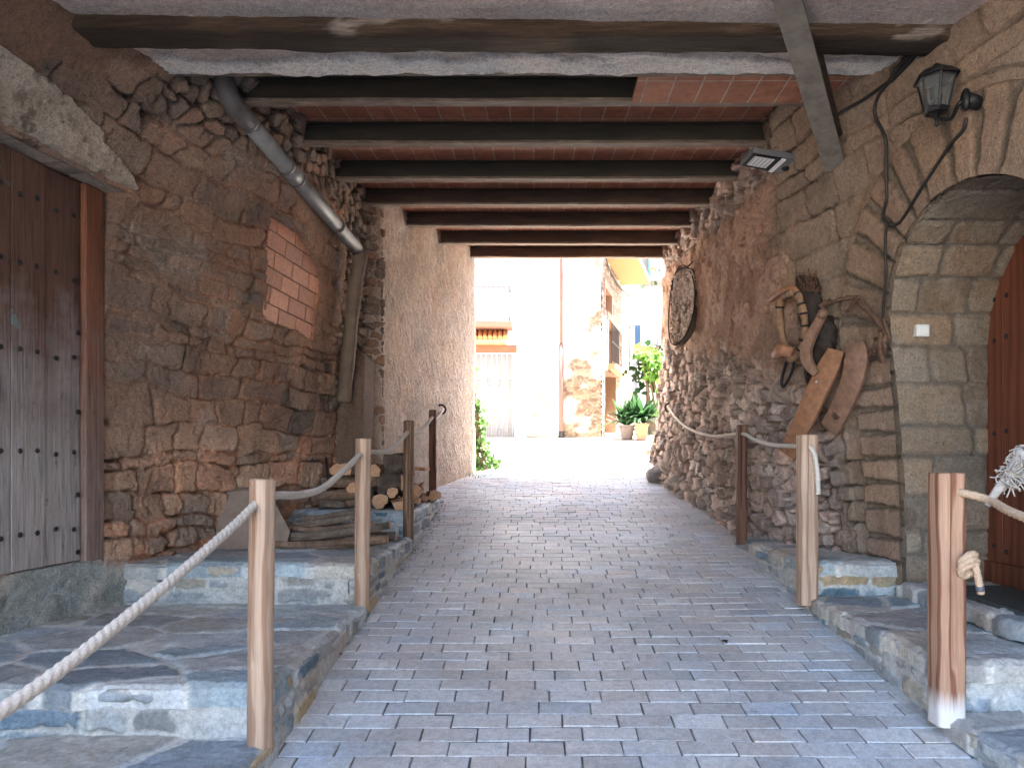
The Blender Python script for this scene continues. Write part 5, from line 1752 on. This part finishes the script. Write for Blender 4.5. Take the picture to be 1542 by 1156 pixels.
# ================================================================== courtyard
def fmat(name, c, var=.12, sc=3, r=.92, b=.3):
    return plain_mat(name, c, r, 0, var, sc, b, .006)
M_WHITE = fmat('white_render', (.70, .68, .63), .08)
YA = 16.0
wa = empty('white_house', (-3, YA, gz(YA)))
tag(wa, 'white rendered house facing the passage with a garage door and a balcony', 'house')
g0 = gz(YA)
xg0, xg1 = S(690, 600, YA).x - .7, S(775, 600, YA).x
zg = S(0, 527, YA).z
xpipe = S(845, 0, YA).x
def add(m, name, mat, par, **k):
    return setp(m.build(name, mat, None, **k), par)
# wall with the garage opening
m = MB()
m.box((-9, YA, g0 - .5), (xg0, YA + .35, 8.6)); m.box((xg1, YA, g0 - .5), (xpipe, YA + .35, 8.6)); m.box((xg0, YA, zg), (xg1, YA + .35, 8.6))
add(m, 'wall', M_WHITE, wa)
add(MB().box((-9.2, YA - .3, 8.6), (xpipe + .0, YA + 6, 8.8)), 'roof', fmat('terracotta_roof', (.40, .20, .12), .25, 8), wa)
m = MB()
xx0 = xg0
k = 0
while xx0 < xg1 - .01:
    m.box((xx0 + .006, YA + .14 + (.02 if k % 2 else 0), g0), (min(xx0 + .12, xg1) - .004, YA + .19, zg - .06))
    xx0 += .12; k += 1
m.box((xg0, YA + .12, g0 + (zg - g0) * .62), (xg1, YA + .15, g0 + (zg - g0) * .62 + .05))
gd = add(m, 'garage_door', fmat('grey_metal_door', (.15, .152, .16), .06, 6, .5), wa)
add(MB().box((xg0 - .15, YA - .05, zg - .06), (xg1 + .05, YA + .1, zg + .10)), 'lintel', fmat('red_lintel', (.20, .075, .045), .15), wa)
za, zb_ = S(0, 512, YA).z, S(0, 500, YA).z
m = MB()
for i in range(20):
    xq = xg0 - .1 + i * .11
    if xq > S(768, 0, YA).x: break
    m.tube([(xq, YA - .42, za - .02), (xq, YA, zb_ + .06)], .055, 8)
add(m, 'tile_eave', fmat('orange_tiles', (.30, .12, .05), .2, 8), wa)
add(MB().box((xg0 - .1, YA - .40, zg + .11), (S(762, 0, YA).x, YA, za - .06)), 'eave_soffit', fmat('ochre_render', (.42, .26, .12), .1), wa)
zb3 = S(0, 498, YA).z
xb1 = S(772, 0, YA).x
add(MB().box((xg0 - .6, YA - .55, zb3), (xb1, YA, zb3 + .11), .01), 'balcony_slab', fmat('pink_slab', (.22, .11, .08), .1), wa)
m = MB()
zt_ = S(0, 440, YA).z
for i in range(24):
    xq = xb1 - .06 - i * .11
    m.tube([(xq, YA - .5, zb3 + .1), (xq, YA - .5, zt_)], .012, 6)
m.tube([(xb1 - .05, YA - .5, zt_), (xg0 - .6, YA - .5, zt_)], .016, 6)
m.tube([(xb1 - .05, YA - .5, zt_), (xb1 - .05, YA, zt_)], .016, 6); m.tube([(xb1 - .05, YA - .5, zb3 + .2), (xb1 - .05, YA, zb3 + .2)], .010, 6)
add(m, 'balcony_railing', fmat('pale_railing', (.07, .06, .06), .1), wa)
add(MB().box((xg0 - .2, YA - .02, zb3 + .12), (S(750, 0, YA).x, YA + .02, zt_ + .7)), 'balcony_door', fmat('white_shutter', (.70, .69, .67), .05), wa)
dp = MB().tube([(xpipe + .0, YA - .07, g0 + .05), (xpipe, YA - .07, 4.0)], .055, 12).tube([(xpipe, YA - .07, 4.0), (xpipe, YA - .07, 8.5)], .035, 12)
dpo = dp.build('downpipe', fmat('brown_pipe', (.15, .085, .07), .15), None, smooth=True)
tag(dpo, 'slim brown downpipe on the courtyard corner of the white house', 'pipe')
MB().tube([(xpipe, YA - .07, g0 - .02), (xpipe, YA - .07, g0 + .12)], .065, 12).build('pipe_shoe', M_IRON, dpo, True)

# stone house with its side turned to the lane
sh = empty('stone_house', (1.4, YA, g0))
tag(sh, 'ochre stone house on the corner of the lane with arched door and barred window', 'house')
xc = S(905, 0, YA).x
def stone_face(name, p0, p1, z0, z1, holes, parent, white=None, seed=0, res=.028):
    p0 = np.array(p0); p1 = np.array(p1); L = np.hypot(*(p1 - p0))
    nu = int(L / res); nv = int((z1 - z0) / res)
    U, Z = np.meshgrid(np.linspace(0, L, nu), np.linspace(z0, z1, nv), indexing='ij')
    f1, f2, cx, cyy = voronoi(U / .17 + .3 * fbm(U * 3, Z * 3, 3, seed), Z / .085 + .3 * fbm(U * 3, Z * 3, 3, seed + 1), seed + 2)
    e = f2 - f1; r = hash2(cx, cyy, seed + 3); r2 = hash2(cx, cyy, seed + 4)
    pal = np.array([[.19, .135, .088], [.23, .17, .115], [.15, .10, .07], [.26, .205, .15], [.185, .11, .08]])
    n1 = fbm(U * 2, Z * 2, 4, seed + 5)
    mm = sstep(.04, .16, e)
    col = mixc(C3((.33, .27, .20), U.shape), pick(r, pal) * (.8 + .4 * r2)[..., None], mm)
    h = .04 * sstep(.02, .4, e) * (.4 + .6 * r2) + .02 * (n1 - .5)
    if white is not None:
        w = white(U, Z, n1)
        col = mixc(col, C3((.78, .73, .66), U.shape), w); h = lerp(h, .02 + 0 * h, w)
    keep = np.ones((nu - 1, nv - 1), bool)
    for (a, b, c, d_) in holes:
        um = (U[:-1, :-1] + res / 2); zm = Z[:-1, :-1] + res / 2
        keep &= ~((um > a) & (um < b) & (zm > c) & (zm < d_))
    t = (p1 - p0) / L; n_ = np.array([t[1], -t[0]])
    P = np.stack([p0[0] + t[0] * U + n_[0] * h, p0[1] + t[1] * U + n_[1] * h, Z], -1)
    o = grid_mesh(name, P, col, M_STONE, None, keep=keep)
    return setp(o, parent)
stone_face('front_wall', (xpipe, YA + .05), (xc, YA), g0 - .4, 8.6, [], sh, lambda U, Z, n: sstep(.32, .80, .60 - U * .55 + (Z - 3) * .20 + 2.0 * (n - .5)), 701)
D0 = Vector((xc, YA)); D1 = Vector((S(951, 0, 21).x, 21.0))
sdir = (D1 - D0).normalized()
def side_at(px):
    k_ = (px - 805) / F
    s = (k_ * D0.y - D0.x) / (sdir.x - k_ * sdir.y)
    return s
def sd_z(px, py):
    s = side_at(px); Yq = D0.y + sdir.y * s
    return EYE - (py - 695) * Yq / F
def spt(s, z, out=0):
    return Vector((D0.x + sdir.x * s + sdir.y * out, D0.y + sdir.y * s - sdir.x * out, z))
holes = []
dA, dB = side_at(909), side_at(926)
zdt = sd_z(915, 560)
wA_, wB = side_at(915), side_at(931)
zw0, zw1 = sd_z(922, 553), sd_z(922, 488)
uA, uB = side_at(910), side_at(920)
zu0, zu1 = sd_z(914, 470), sd_z(914, 438)
holes = [(dA, dB, g0 - 1, zdt), (wA_, wB, zw0, zw1), (uA, uB, zu0, zu1)]
stone_face('side_wall', (D0.x, D0.y), (D1.x, D1.y), g0 - .4, 8.6, holes, sh, lambda U, Z, n: sstep(.65, 1.0, .3 + (Z - 5.4) * .5 + (n - .5)), 720)
def recess(name, a, b, z0, z1, dep, mat, arch=False):
    m = MB()
    m.prism([spt(a, z0, -dep), spt(b, z0, -dep), spt(b, z1, -dep), spt(a, z1, -dep)], (spt(0, 0, -.05) - spt(0, 0, 0)))
    return add(m, name, mat, sh)
M_REVEAL = fmat('pink_stone', (.27, .155, .10), .15)
for (a, b, z0, z1) in holes:
    m = MB()
    for (s0, s1) in ((a - .10, a), (b, b + .10)):
        q = [spt(s0, z0, .03), spt(s1, z0, .03), spt(s1, z1, .03), spt(s0, z1, .03)]
        m.prism(q, spt(0, 0, -.35) - spt(0, 0, 0))
    q = [spt(a - .1, z1, .032), spt(b + .1, z1, .032), spt(b + .1, z1 + .16, .032), spt(a - .1, z1 + .16, .032)]
    m.prism(q, spt(0, 0, -.35) - spt(0, 0, 0))
    add(m, 'opening_surround', M_REVEAL, sh)
recess('door', dA, dB, g0, zdt, .28, fmat('brown_door', (.13, .07, .045), .2))
recess('window', wA_, wB, zw0, zw1, .25, fmat('window_pane', (.10, .10, .11), .1, 3, .3))
recess('window', uA, uB, zu0, zu1, .25, fmat('orange_shutter', (.30, .12, .05), .1))
m = MB()
nb = 9
for i in range(nb + 1):
    s = wA_ + (wB - wA_) * i / nb
    m.tube([spt(s, zw0, .10), spt(s, zw1 - .1, .10)], .012, 6)
for z_ in (zw0 + .05, (zw0 + zw1) / 2, zw1 - .1):
    m.tube([spt(wA_, z_, .10), spt(wB, z_, .10)], .012, 6)
add(m, 'window_bars', M_IRON, sh)
m = MB()
m.prism([spt(wA_ - .15, zw0 - .14, 0), spt(wB + .15, zw0 - .14, 0), spt(wB + .15, zw0 - .14, .22), spt(wA_ - .15, zw0 - .14, .22)], (0, 0, .12))
add(m, 'window_sill', fmat('sill_stone', (.40, .26, .15), .1), sh)
# balcony high on the side
bA, bB = side_at(907), side_at(936)
zbal = sd_z(920, 404)
m = MB(); m.prism([spt(bA, zbal, 0), spt(bB, zbal, 0), spt(bB, zbal, .75), spt(bA, zbal, .75)], (0, 0, .14))
add(m, 'balcony_slab', fmat('orange_soffit', (.40, .20, .09), .06), sh)
m = MB()
for i in range(18):
    s = bA + (bB - bA) * i / 17
    m.tube([spt(s, zbal + .14, .72), spt(s, zbal + 1.1, .72)], .010, 6)
m.tube([spt(bA, zbal + 1.1, .72), spt(bB, zbal + 1.1, .72)], .016, 6)
add(m, 'balcony_railing', M_IRON, sh)
m = MB().tube(spline([spt(.05, 8.0, .06), spt(.12, zbal + .1, .06), spt(side_at(925), sd_z(925, 425), .06), spt(side_at(940), sd_z(940, 442), .06), spt(side_at(946), sd_z(946, 450), .06)], 6) , .018, 6)
m.tube([spt(side_at(946), sd_z(946, 450), .06), spt(side_at(945.5), sd_z(945, 500), .06), spt(side_at(944), sd_z(944, 560), .06)], .016, 6)
cbo = m.build('facade_cable', M_CABLE, None, smooth=True)
tag(cbo, 'dark cable dropping across the side of the stone house', 'cable')
rl = MB().tube([spt(side_at(908), sd_z(908, 625), .1), spt(side_at(926), sd_z(926, 656), .8)], .022, 8).tube([spt(.05, g0 + .4, .12), spt(side_at(926), sd_z(926, 656), .8)], .018, 8).build('leaning_pole', fmat('pole_wood', (.26, .17, .13), .2), None, smooth=True)
tag(rl, 'two thin brown poles leaning by the arched house door', 'pole')
add(MB().box((xpipe + .02, YA + .4, g0 - .4), (xc - .1, YA + 5, 8.55)), 'core', M_WHITE, sh)

# far white house closing the lane
YC = 22.5
fh = empty('far_white_house', (4, YC, gz(YC)))
tag(fh, 'far white house with two balconies at the end of the lane', 'house')
add(MB().box((2.4, YC, gz(YC) - .6), (9.0, YC + 4, 10.5)), 'wall', M_WHITE, fh)
def Pc(px, py): return S(px, py, YC)
a, b = Pc(963, 425), Pc(1040, 425)
add(MB().box((a.x, YC - 1.0, Pc(0, 432).z), (b.x, YC, Pc(0, 421).z)), 'balcony_slab', fmat('grey_slab_far', (.17, .165, .17), .05), fh)
m = MB()
for i in range(16):
    xq = a.x + .1 + i * .1
    m.tube([(xq, YC - .95, Pc(0, 421).z), (xq, YC - .95, Pc(0, 421).z + 1.0)], .01, 6)
m.tube([(a.x, YC - .95, Pc(0, 421).z + 1.0), (b.x, YC - .95, Pc(0, 421).z + 1.0)], .02, 6)
m.tube([(a.x, YC - .95, Pc(0, 421).z + .1), (b.x, YC - .95, Pc(0, 421).z + .1)], .02, 6)
add(m, 'balcony_railing', fmat('red_grey_rail', (.25, .13, .12), .1), fh)
a2 = Pc(966, 540)
add(MB().box((a2.x, YC - .8, Pc(0, 542).z), (b.x, YC, Pc(0, 534).z)), 'balcony_slab', fmat('grey_slab_low', (.24, .22, .21), .05), fh)
m = MB()
for i in range(18):
    xq = a2.x + .05 + i * .11
    m.tube([(xq, YC - .75, Pc(0, 534).z), (xq, YC - .75, Pc(0, 502).z)], .016, 6)
m.tube([(a2.x, YC - .75, Pc(0, 502).z), (b.x, YC - .75, Pc(0, 502).z)], .014, 6)
add(m, 'balcony_railing', fmat('light_rail', (.07, .07, .07), .1), fh)
p = Pc(956, 490); q = Pc(964, 525)
add(MB().box((p.x, YC - .06, q.z), (q.x, YC + .02, p.z)), 'shutter', fmat('blue_shutter', (.05, .09, .15), .1), fh)
p = Pc(951, 545); q = Pc(959, 612)
add(MB().box((p.x, YC - .05, q.z), (q.x, YC + .02, p.z)), 'door', fmat('grey_door', (.20, .20, .22), .1), fh)
tp_ = MB().tube([(Pc(967.5, 0).x, YC - 1.1, Pc(0, 435).z), (Pc(967.5, 0).x, YC - 1.1, 10.4)], .06, 12).build('teal_pole', fmat('teal_paint', (.02, .36, .38), .08, 3, .5), None, smooth=True)
tag(tp_, 'bright teal awning pole in front of the upper far balcony', 'pole')
gp = MB().tube([(Pc(964, 0).x, YC - .12, gz(YC) - .1), (Pc(964, 0).x, YC - .12, Pc(0, 545).z)], .06, 12).build('downpipe', fmat('white_pipe', (.66, .66, .68), .05), None, smooth=True)
tag(gp, 'whitish downpipe beside the grey door of the far house', 'pipe')

# low garden wall on the right of the lane and the house that closes the courtyard
gwl = MB().box((S(975, 0, 17.5).x, 17.3, gz(17.5) - .4), (9, 17.7, S(0, 610, 17.5).z), .02).build('garden_wall', fmat('grey_garden_wall', (.18, .165, .15), .25, 4))
tag(gwl, 'low grey garden wall under the green vine', 'wall')
rhs = empty('side_house', (5.5, 13, gz(13)))
tag(rhs, 'pale house closing the right side of the courtyard', 'house')
add(MB().box((5.6, 9.2, gz(9) - .5), (9, 17.2, 6.2)), 'wall', M_WHITE, rhs)
lhs = empty('side_house', (-6.5, 12, gz(12)))
tag(lhs, 'pale house closing the left side of the courtyard', 'house')
add(MB().box((-9, 9.3, gz(9) - .5), (-4.2, 15.9, 7.0)), 'wall', M_WHITE, lhs)

# ---- plants
def leaf_mat(name, c1, c2):
    a = NT(name)
    v = a.coord(); f = a.noise(v, 9, 3, .6)
    a.col(a.ramp(f, [(.3, c1), (.7, c2)])); a.rough(.55)
    a.b.inputs['Transmission Weight'].default_value = 0
    tr = a.n('ShaderNodeBsdfTranslucent'); tr.inputs[0].default_value = tuple(min(x * 1.6, 1) for x in c2) + (1,)
    ms_ = a.n('ShaderNodeMixShader'); ms_.inputs[0].default_value = .35
    out = a.t.nodes['Material Output']
    a.l(a.b.outputs[0], ms_.inputs[1]); a.l(tr.outputs[0], ms_.inputs[2]); a.l(ms_.outputs[0], out.inputs[0])
    return a.m
L_IVY = leaf_mat('ivy_leaf', (.022, .052, .012), (.05, .11, .022))
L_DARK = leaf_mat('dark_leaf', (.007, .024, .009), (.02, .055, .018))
L_LIME = leaf_mat('lime_leaf', (.05, .12, .02), (.12, .24, .04))
L_DRY = leaf_mat('pale_leaf', (.07, .09, .03), (.13, .15, .06))
M_STEM = fmat('stem', (.16, .11, .07), .2)
M_TERRA = fmat('terracotta', (.50, .24, .15), .12)
def leaves(m, pts, size, rg, shape='ivy', face=None, droop=.3):
    for p in pts:
        p = Vector(p)
        s = size * rg.uniform(.6, 1.25)
        n_ = Vector((rg.gauss(0, 1), rg.gauss(0, 1), rg.gauss(.3, 1)))
        if face is not None: n_ = n_ * .6 + Vector(face)
        n_.normalize()
        a = n_.orthogonal().normalized()
        ang_ = rg.uniform(0, 6.28)
        b = n_.cross(a)
        a, b = a * math.cos(ang_) + b * math.sin(ang_), b * math.cos(ang_) - a * math.sin(ang_)
        sh_ = [(0, 0), (.38, .15), (.5, .45), (.25, .6), (0, 1), (-.25, .6), (-.5, .45), (-.38, .15)] if shape == 'ivy' else [(0, 0), (.2, .25), (.22, .55), (0, 1), (-.22, .55), (-.2, .25)]
        vs_ = [m.bm.verts.new(p + a * (u * s) + b * (v_ * s) - n_ * (s * droop * v_ * v_)) for u, v_ in sh_]
        m.bm.faces.new(vs_)
    return m
# vine climbing the corner of the plaster wall
rgv = random.Random(12)
iv = empty('climbing_vine', (-.70, 9.12, gz(9.1)))
tag(iv, 'green leafy vine climbing the sunlit corner of the plaster wall', 'vine')
pts = []
prof_ = [(700, 4, 40), (690, 3, 34), (678, 2, 26), (664, 2, 18), (650, 1, 16), (636, 1, 18), (622, 2, 14), (608, 0, 10), (598, 0, 5), (560, -2, 2), (540, -2, 2)]
for i in range(700):
    t = rgv.random() ** 1.5
    py = 704 - t * 165
    a_ = np.interp(-py, [-q[0] for q in prof_], [q[1] for q in prof_]); b_ = np.interp(-py, [-q[0] for q in prof_], [q[2] for q in prof_])
    if py < 600 and rgv.random() < .8: continue
    pts.append(S(713 + a_ + (b_ - a_) * rgv.random() ** 1.3, py, 9.12 + rgv.uniform(-.05, .22)))
add(leaves(MB(), pts, .062, rgv, 'ivy', (.3, -.7, .2)), 'foliage', L_IVY, iv)
m = MB()
for k in range(4):
    m.tube(spline([S(722 + 4 * k, 708, 9.12), S(716 + 3 * k, 670, 9.1), S(718 + k, 630, 9.1), S(713 + k, 560 + 12 * k, 9.08)], 6), .009, 6)
add(m, 'stem', M_STEM, iv, smooth=True)
# strap leaved pot plants
def potplant(px, py, Yq, rpot, hpot, rad, n, label, seed, mat=L_DARK, pot=M_TERRA):
    rgp = random.Random(seed)
    c = S(px, py, Yq); c.z = gz(Yq)
    e = empty('potted_plant', c)
    tag(e, label, 'potted plant', 'potted plants in the courtyard')
    m = MB()
    prof = [(rpot * .72, 0), (rpot * .95, hpot * .85), (rpot * 1.08, hpot * .86), (rpot * 1.08, hpot), (rpot * .92, hpot), (rpot * .9, hpot * .9)]
    seg = 24
    R_ = [[m.bm.verts.new(c + Vector((math.cos(t) * r_, math.sin(t) * r_, z_))) for t in np.linspace(0, 2 * math.pi, seg, endpoint=False)] for r_, z_ in prof]
    for a0, b0 in zip(R_[:-1], R_[1:]):
        for k in range(seg): m.bm.faces.new((a0[k], a0[(k + 1) % seg], b0[(k + 1) % seg], b0[k]))
    m.bm.faces.new(R_[0][::-1]); m.bm.faces.new(R_[-1])
    add(m, 'pot', pot, e, smooth=False)
    m = MB()
    for i in range(n):
        t = rgp.uniform(0, 6.28); tl = rgp.uniform(.1, 1.0)
        d_ = Vector((math.cos(t), math.sin(t), 0))
        L = rad * rgp.uniform(.7, 1.15)
        b0 = c + Vector((0, 0, hpot)) + d_ * rpot * .4 * rgp.random()
        sdv = Vector((-d_.y, d_.x, 0))
        prev = None
        for k in range(7):
            s = k / 6
            p = b0 + d_ * (L * s * (.25 + .75 * tl)) + Vector((0, 0, L * (s * (1.15 - .5 * tl) - .75 * tl * s * s)))
            w = rad * .085 * math.sin(math.pi * min(max(s * .85 + .12, 0), 1)) + .002
            cur = (m.bm.verts.new(p - sdv * w), m.bm.verts.new(p + sdv * w))
            if prev: m.bm.faces.new((prev[0], prev[1], cur[1], cur[0]))
            prev = cur
    add(m, 'foliage', mat, e)
    return e
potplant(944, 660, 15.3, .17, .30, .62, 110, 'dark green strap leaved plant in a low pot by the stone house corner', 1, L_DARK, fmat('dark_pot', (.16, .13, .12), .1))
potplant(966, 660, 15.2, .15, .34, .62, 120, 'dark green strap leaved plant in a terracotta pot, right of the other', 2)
potplant(1000, 690, 10.3, .17, .30, .28, 30, 'orange flower pot with small lime leaves beside the rocks', 3, L_LIME, fmat('orange_pot', (.62, .34, .14), .1))
# vine over the garden wall
vn = empty('green_vine', (S(985, 600, 17).x, 17.0, gz(17)))
tag(vn, 'lime green vine spilling over the garden wall at the end of the lane', 'vine')
rgv = random.Random(15)
pts = []
blobs = [(975, 535, 14, 12), (990, 545, 16, 14), (1000, 575, 14, 22), (985, 560, 16, 16), (965, 530, 8, 8), (1005, 600, 12, 16), (995, 620, 16, 10)]
for i in range(520):
    bx, by, rx, ry = rgv.choice(blobs)
    pts.append(S(bx + rgv.gauss(0, .5) * rx, by + rgv.gauss(0, .5) * ry, 16.9 + rgv.uniform(-.5, .5)))
add(leaves(MB(), pts, .17, rgv, 'ivy', (0, -.5, .3)), 'foliage', L_LIME, vn)
m = MB()
for k in range(6):
    m.tube(spline([S(985 + 5 * k, 645, 17), S(978 + 6 * k, 600, 16.9), S(968 + 6 * k, 545 + 4 * k, 17)], 6), .03, 6)
add(m, 'stem', M_STEM, vn, smooth=True)
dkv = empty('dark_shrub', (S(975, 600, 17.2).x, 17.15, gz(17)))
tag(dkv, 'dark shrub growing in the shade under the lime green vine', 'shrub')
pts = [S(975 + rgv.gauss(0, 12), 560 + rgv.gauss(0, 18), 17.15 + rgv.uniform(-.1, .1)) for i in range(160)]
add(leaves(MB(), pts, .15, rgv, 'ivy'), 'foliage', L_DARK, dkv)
add(MB().tube([S(975, 645, 17.15), S(975, 560, 17.15)], .04, 8), 'stem', M_STEM, dkv, smooth=True)
# plants on the far balconies
for i, (px, py, n, sx, sy, mt, lb) in enumerate([(980, 415, 120, 9, 8, L_IVY, 'leafy plant on the upper far balcony beside the teal pole'), (985, 528, 60, 6, 5, L_DARK, 'small flowering plant on the lower far balcony'), (1003, 530, 60, 4, 10, L_IVY, 'light green plant at the right end of the lower far balcony')]):
    e = empty('balcony_plant', S(px, py + 6, YC - .5))
    tag(e, lb, 'plant', 'plants on the far balconies')
    pts = [S(px + rgv.gauss(0, .6) * sx, py + rgv.gauss(0, .6) * sy, YC - .55 + rgv.uniform(-.2, .2)) for _ in range(n)]
    add(leaves(MB(), pts, .16, rgv), 'foliage', mt, e)
    pz = S(px, 421 if i == 0 else 534, YC - .5)
    add(MB().tube([pz + Vector((0, 0, .005)), pz + Vector((0, 0, .22))], [.10, .14], 14), 'pot', M_TERRA, e, smooth=True)
# sparse bush against the white house
bu = empty('sparse_bush', (S(806, 640, YA - .4).x, YA - .4, gz(YA - .4)))
tag(bu, 'thin leggy bush with few pale leaves against the white house', 'bush')
m = MB(); pts = []
for k in range(11):
    tip = S(806 + rgv.uniform(-26, 26), 590 + rgv.uniform(-12, 22), YA - .4 + rgv.uniform(-.15, .15))
    b0 = S(807 + rgv.uniform(-1, 1), 628, YA - .4)
    m.tube(spline([b0, b0.lerp(tip, .4) + Vector((rgv.gauss(0, .06), 0, .04)), tip], 5), .006, 5)
    for _ in range(9): pts.append(b0.lerp(tip, rgv.uniform(.5, 1.05)) + Vector((rgv.gauss(0, .05), rgv.gauss(0, .05), rgv.gauss(0, .05))))
m.tube([(S(810, 0, YA - .4).x, YA - .4, gz(YA - .4) - .05), S(807, 628, YA - .4)], .018, 6)
add(m, 'stem', M_STEM, bu, smooth=True)
add(leaves(MB(), pts, .075, rgv, 'slim'), 'foliage', L_DRY, bu)
tr_ = MB().box((S(793, 0, 15.9).x, 15.82, gz(15.9)), (S(826, 0, 15.9).x, 15.95, gz(15.9) + .09), .01).build('red_kerb', fmat('red_tile_kerb', (.50, .22, .18), .1))
tag(tr_, 'short red tile kerb at the foot of the white house', 'kerb')
# tufts of grass on the courtyard ground
m = MB()
for (px, py, Yq, n) in [(782, 667, 13.8, 60), (786, 676, 13.0, 40), (745, 664, 14.0, 30), (758, 672, 13.4, 30), (712, 722, 8.75, 16), (707, 724, 8.7, 10)]:
    c = S(px, py, Yq)
    for i in range(n):
        b0 = Vector((c.x + rgv.gauss(0, .13), c.y + rgv.gauss(0, .10), gz(c.y) - .005))
        b0.z = gz(b0.y) - .005
        d_ = Vector((rgv.gauss(0, .03), rgv.gauss(0, .03), rgv.uniform(.03, .09))); s_ = Vector((.005, .002, 0))
        m.bm.faces.new([m.bm.verts.new(q_) for q_ in (b0 - s_, b0 + s_, b0 + d_)])
go = m.build('grass', L_LIME)
tag(go, 'small tufts of grass in the cracks of the courtyard', 'grass', kind='stuff')
m = MB()
rgl_ = random.Random(21)
lp_ = []
for i in range(260):
    yq = rgl_.uniform(4.6, 7.4)
    lp_.append((-.905 + abs(rgl_.gauss(0, .035)) + (0 if yq < 7 else -.1), yq, .137 * yq + .006))
leaves(m, lp_, .022, rgl_, 'slim', (0, 0, 2.5), .2)
lt = m.build('leaf_litter', fmat('red_brown_litter', (.16, .075, .05), .4))
tag(lt, 'reddish crumbs of bark and leaf along the foot of the firewood step', 'leaf litter', kind='stuff')
# dry leaves on the paving
for i, (px, py) in enumerate([(1090, 964), (1012, 805), (725, 744), (697, 757), (513, 985)]):
    Yq = 1.37 * F / (py - 548)
    c = S(px, py, Yq); c.z = gz(Yq) + .008
    mm_ = leaves(MB(), [c], .032, random.Random(i), 'ivy', (0, 0, 3), .15)
    lo = mm_.build('fallen_leaf', fmat('dry_leaf', (.05, .03, .02), .2))
    tag(lo, ['dark dry leaf lying on the lower right of the paving', 'tiny dark leaf in the middle of the paving', 'dark leaf furthest up the lane near the vine', 'dark leaf near the end of the firewood step', 'brown leaf at the left kerb by the second step', 'brown crumb of leaf near the right kerb'][i], 'leaf', 'dry leaves fallen on the paving')
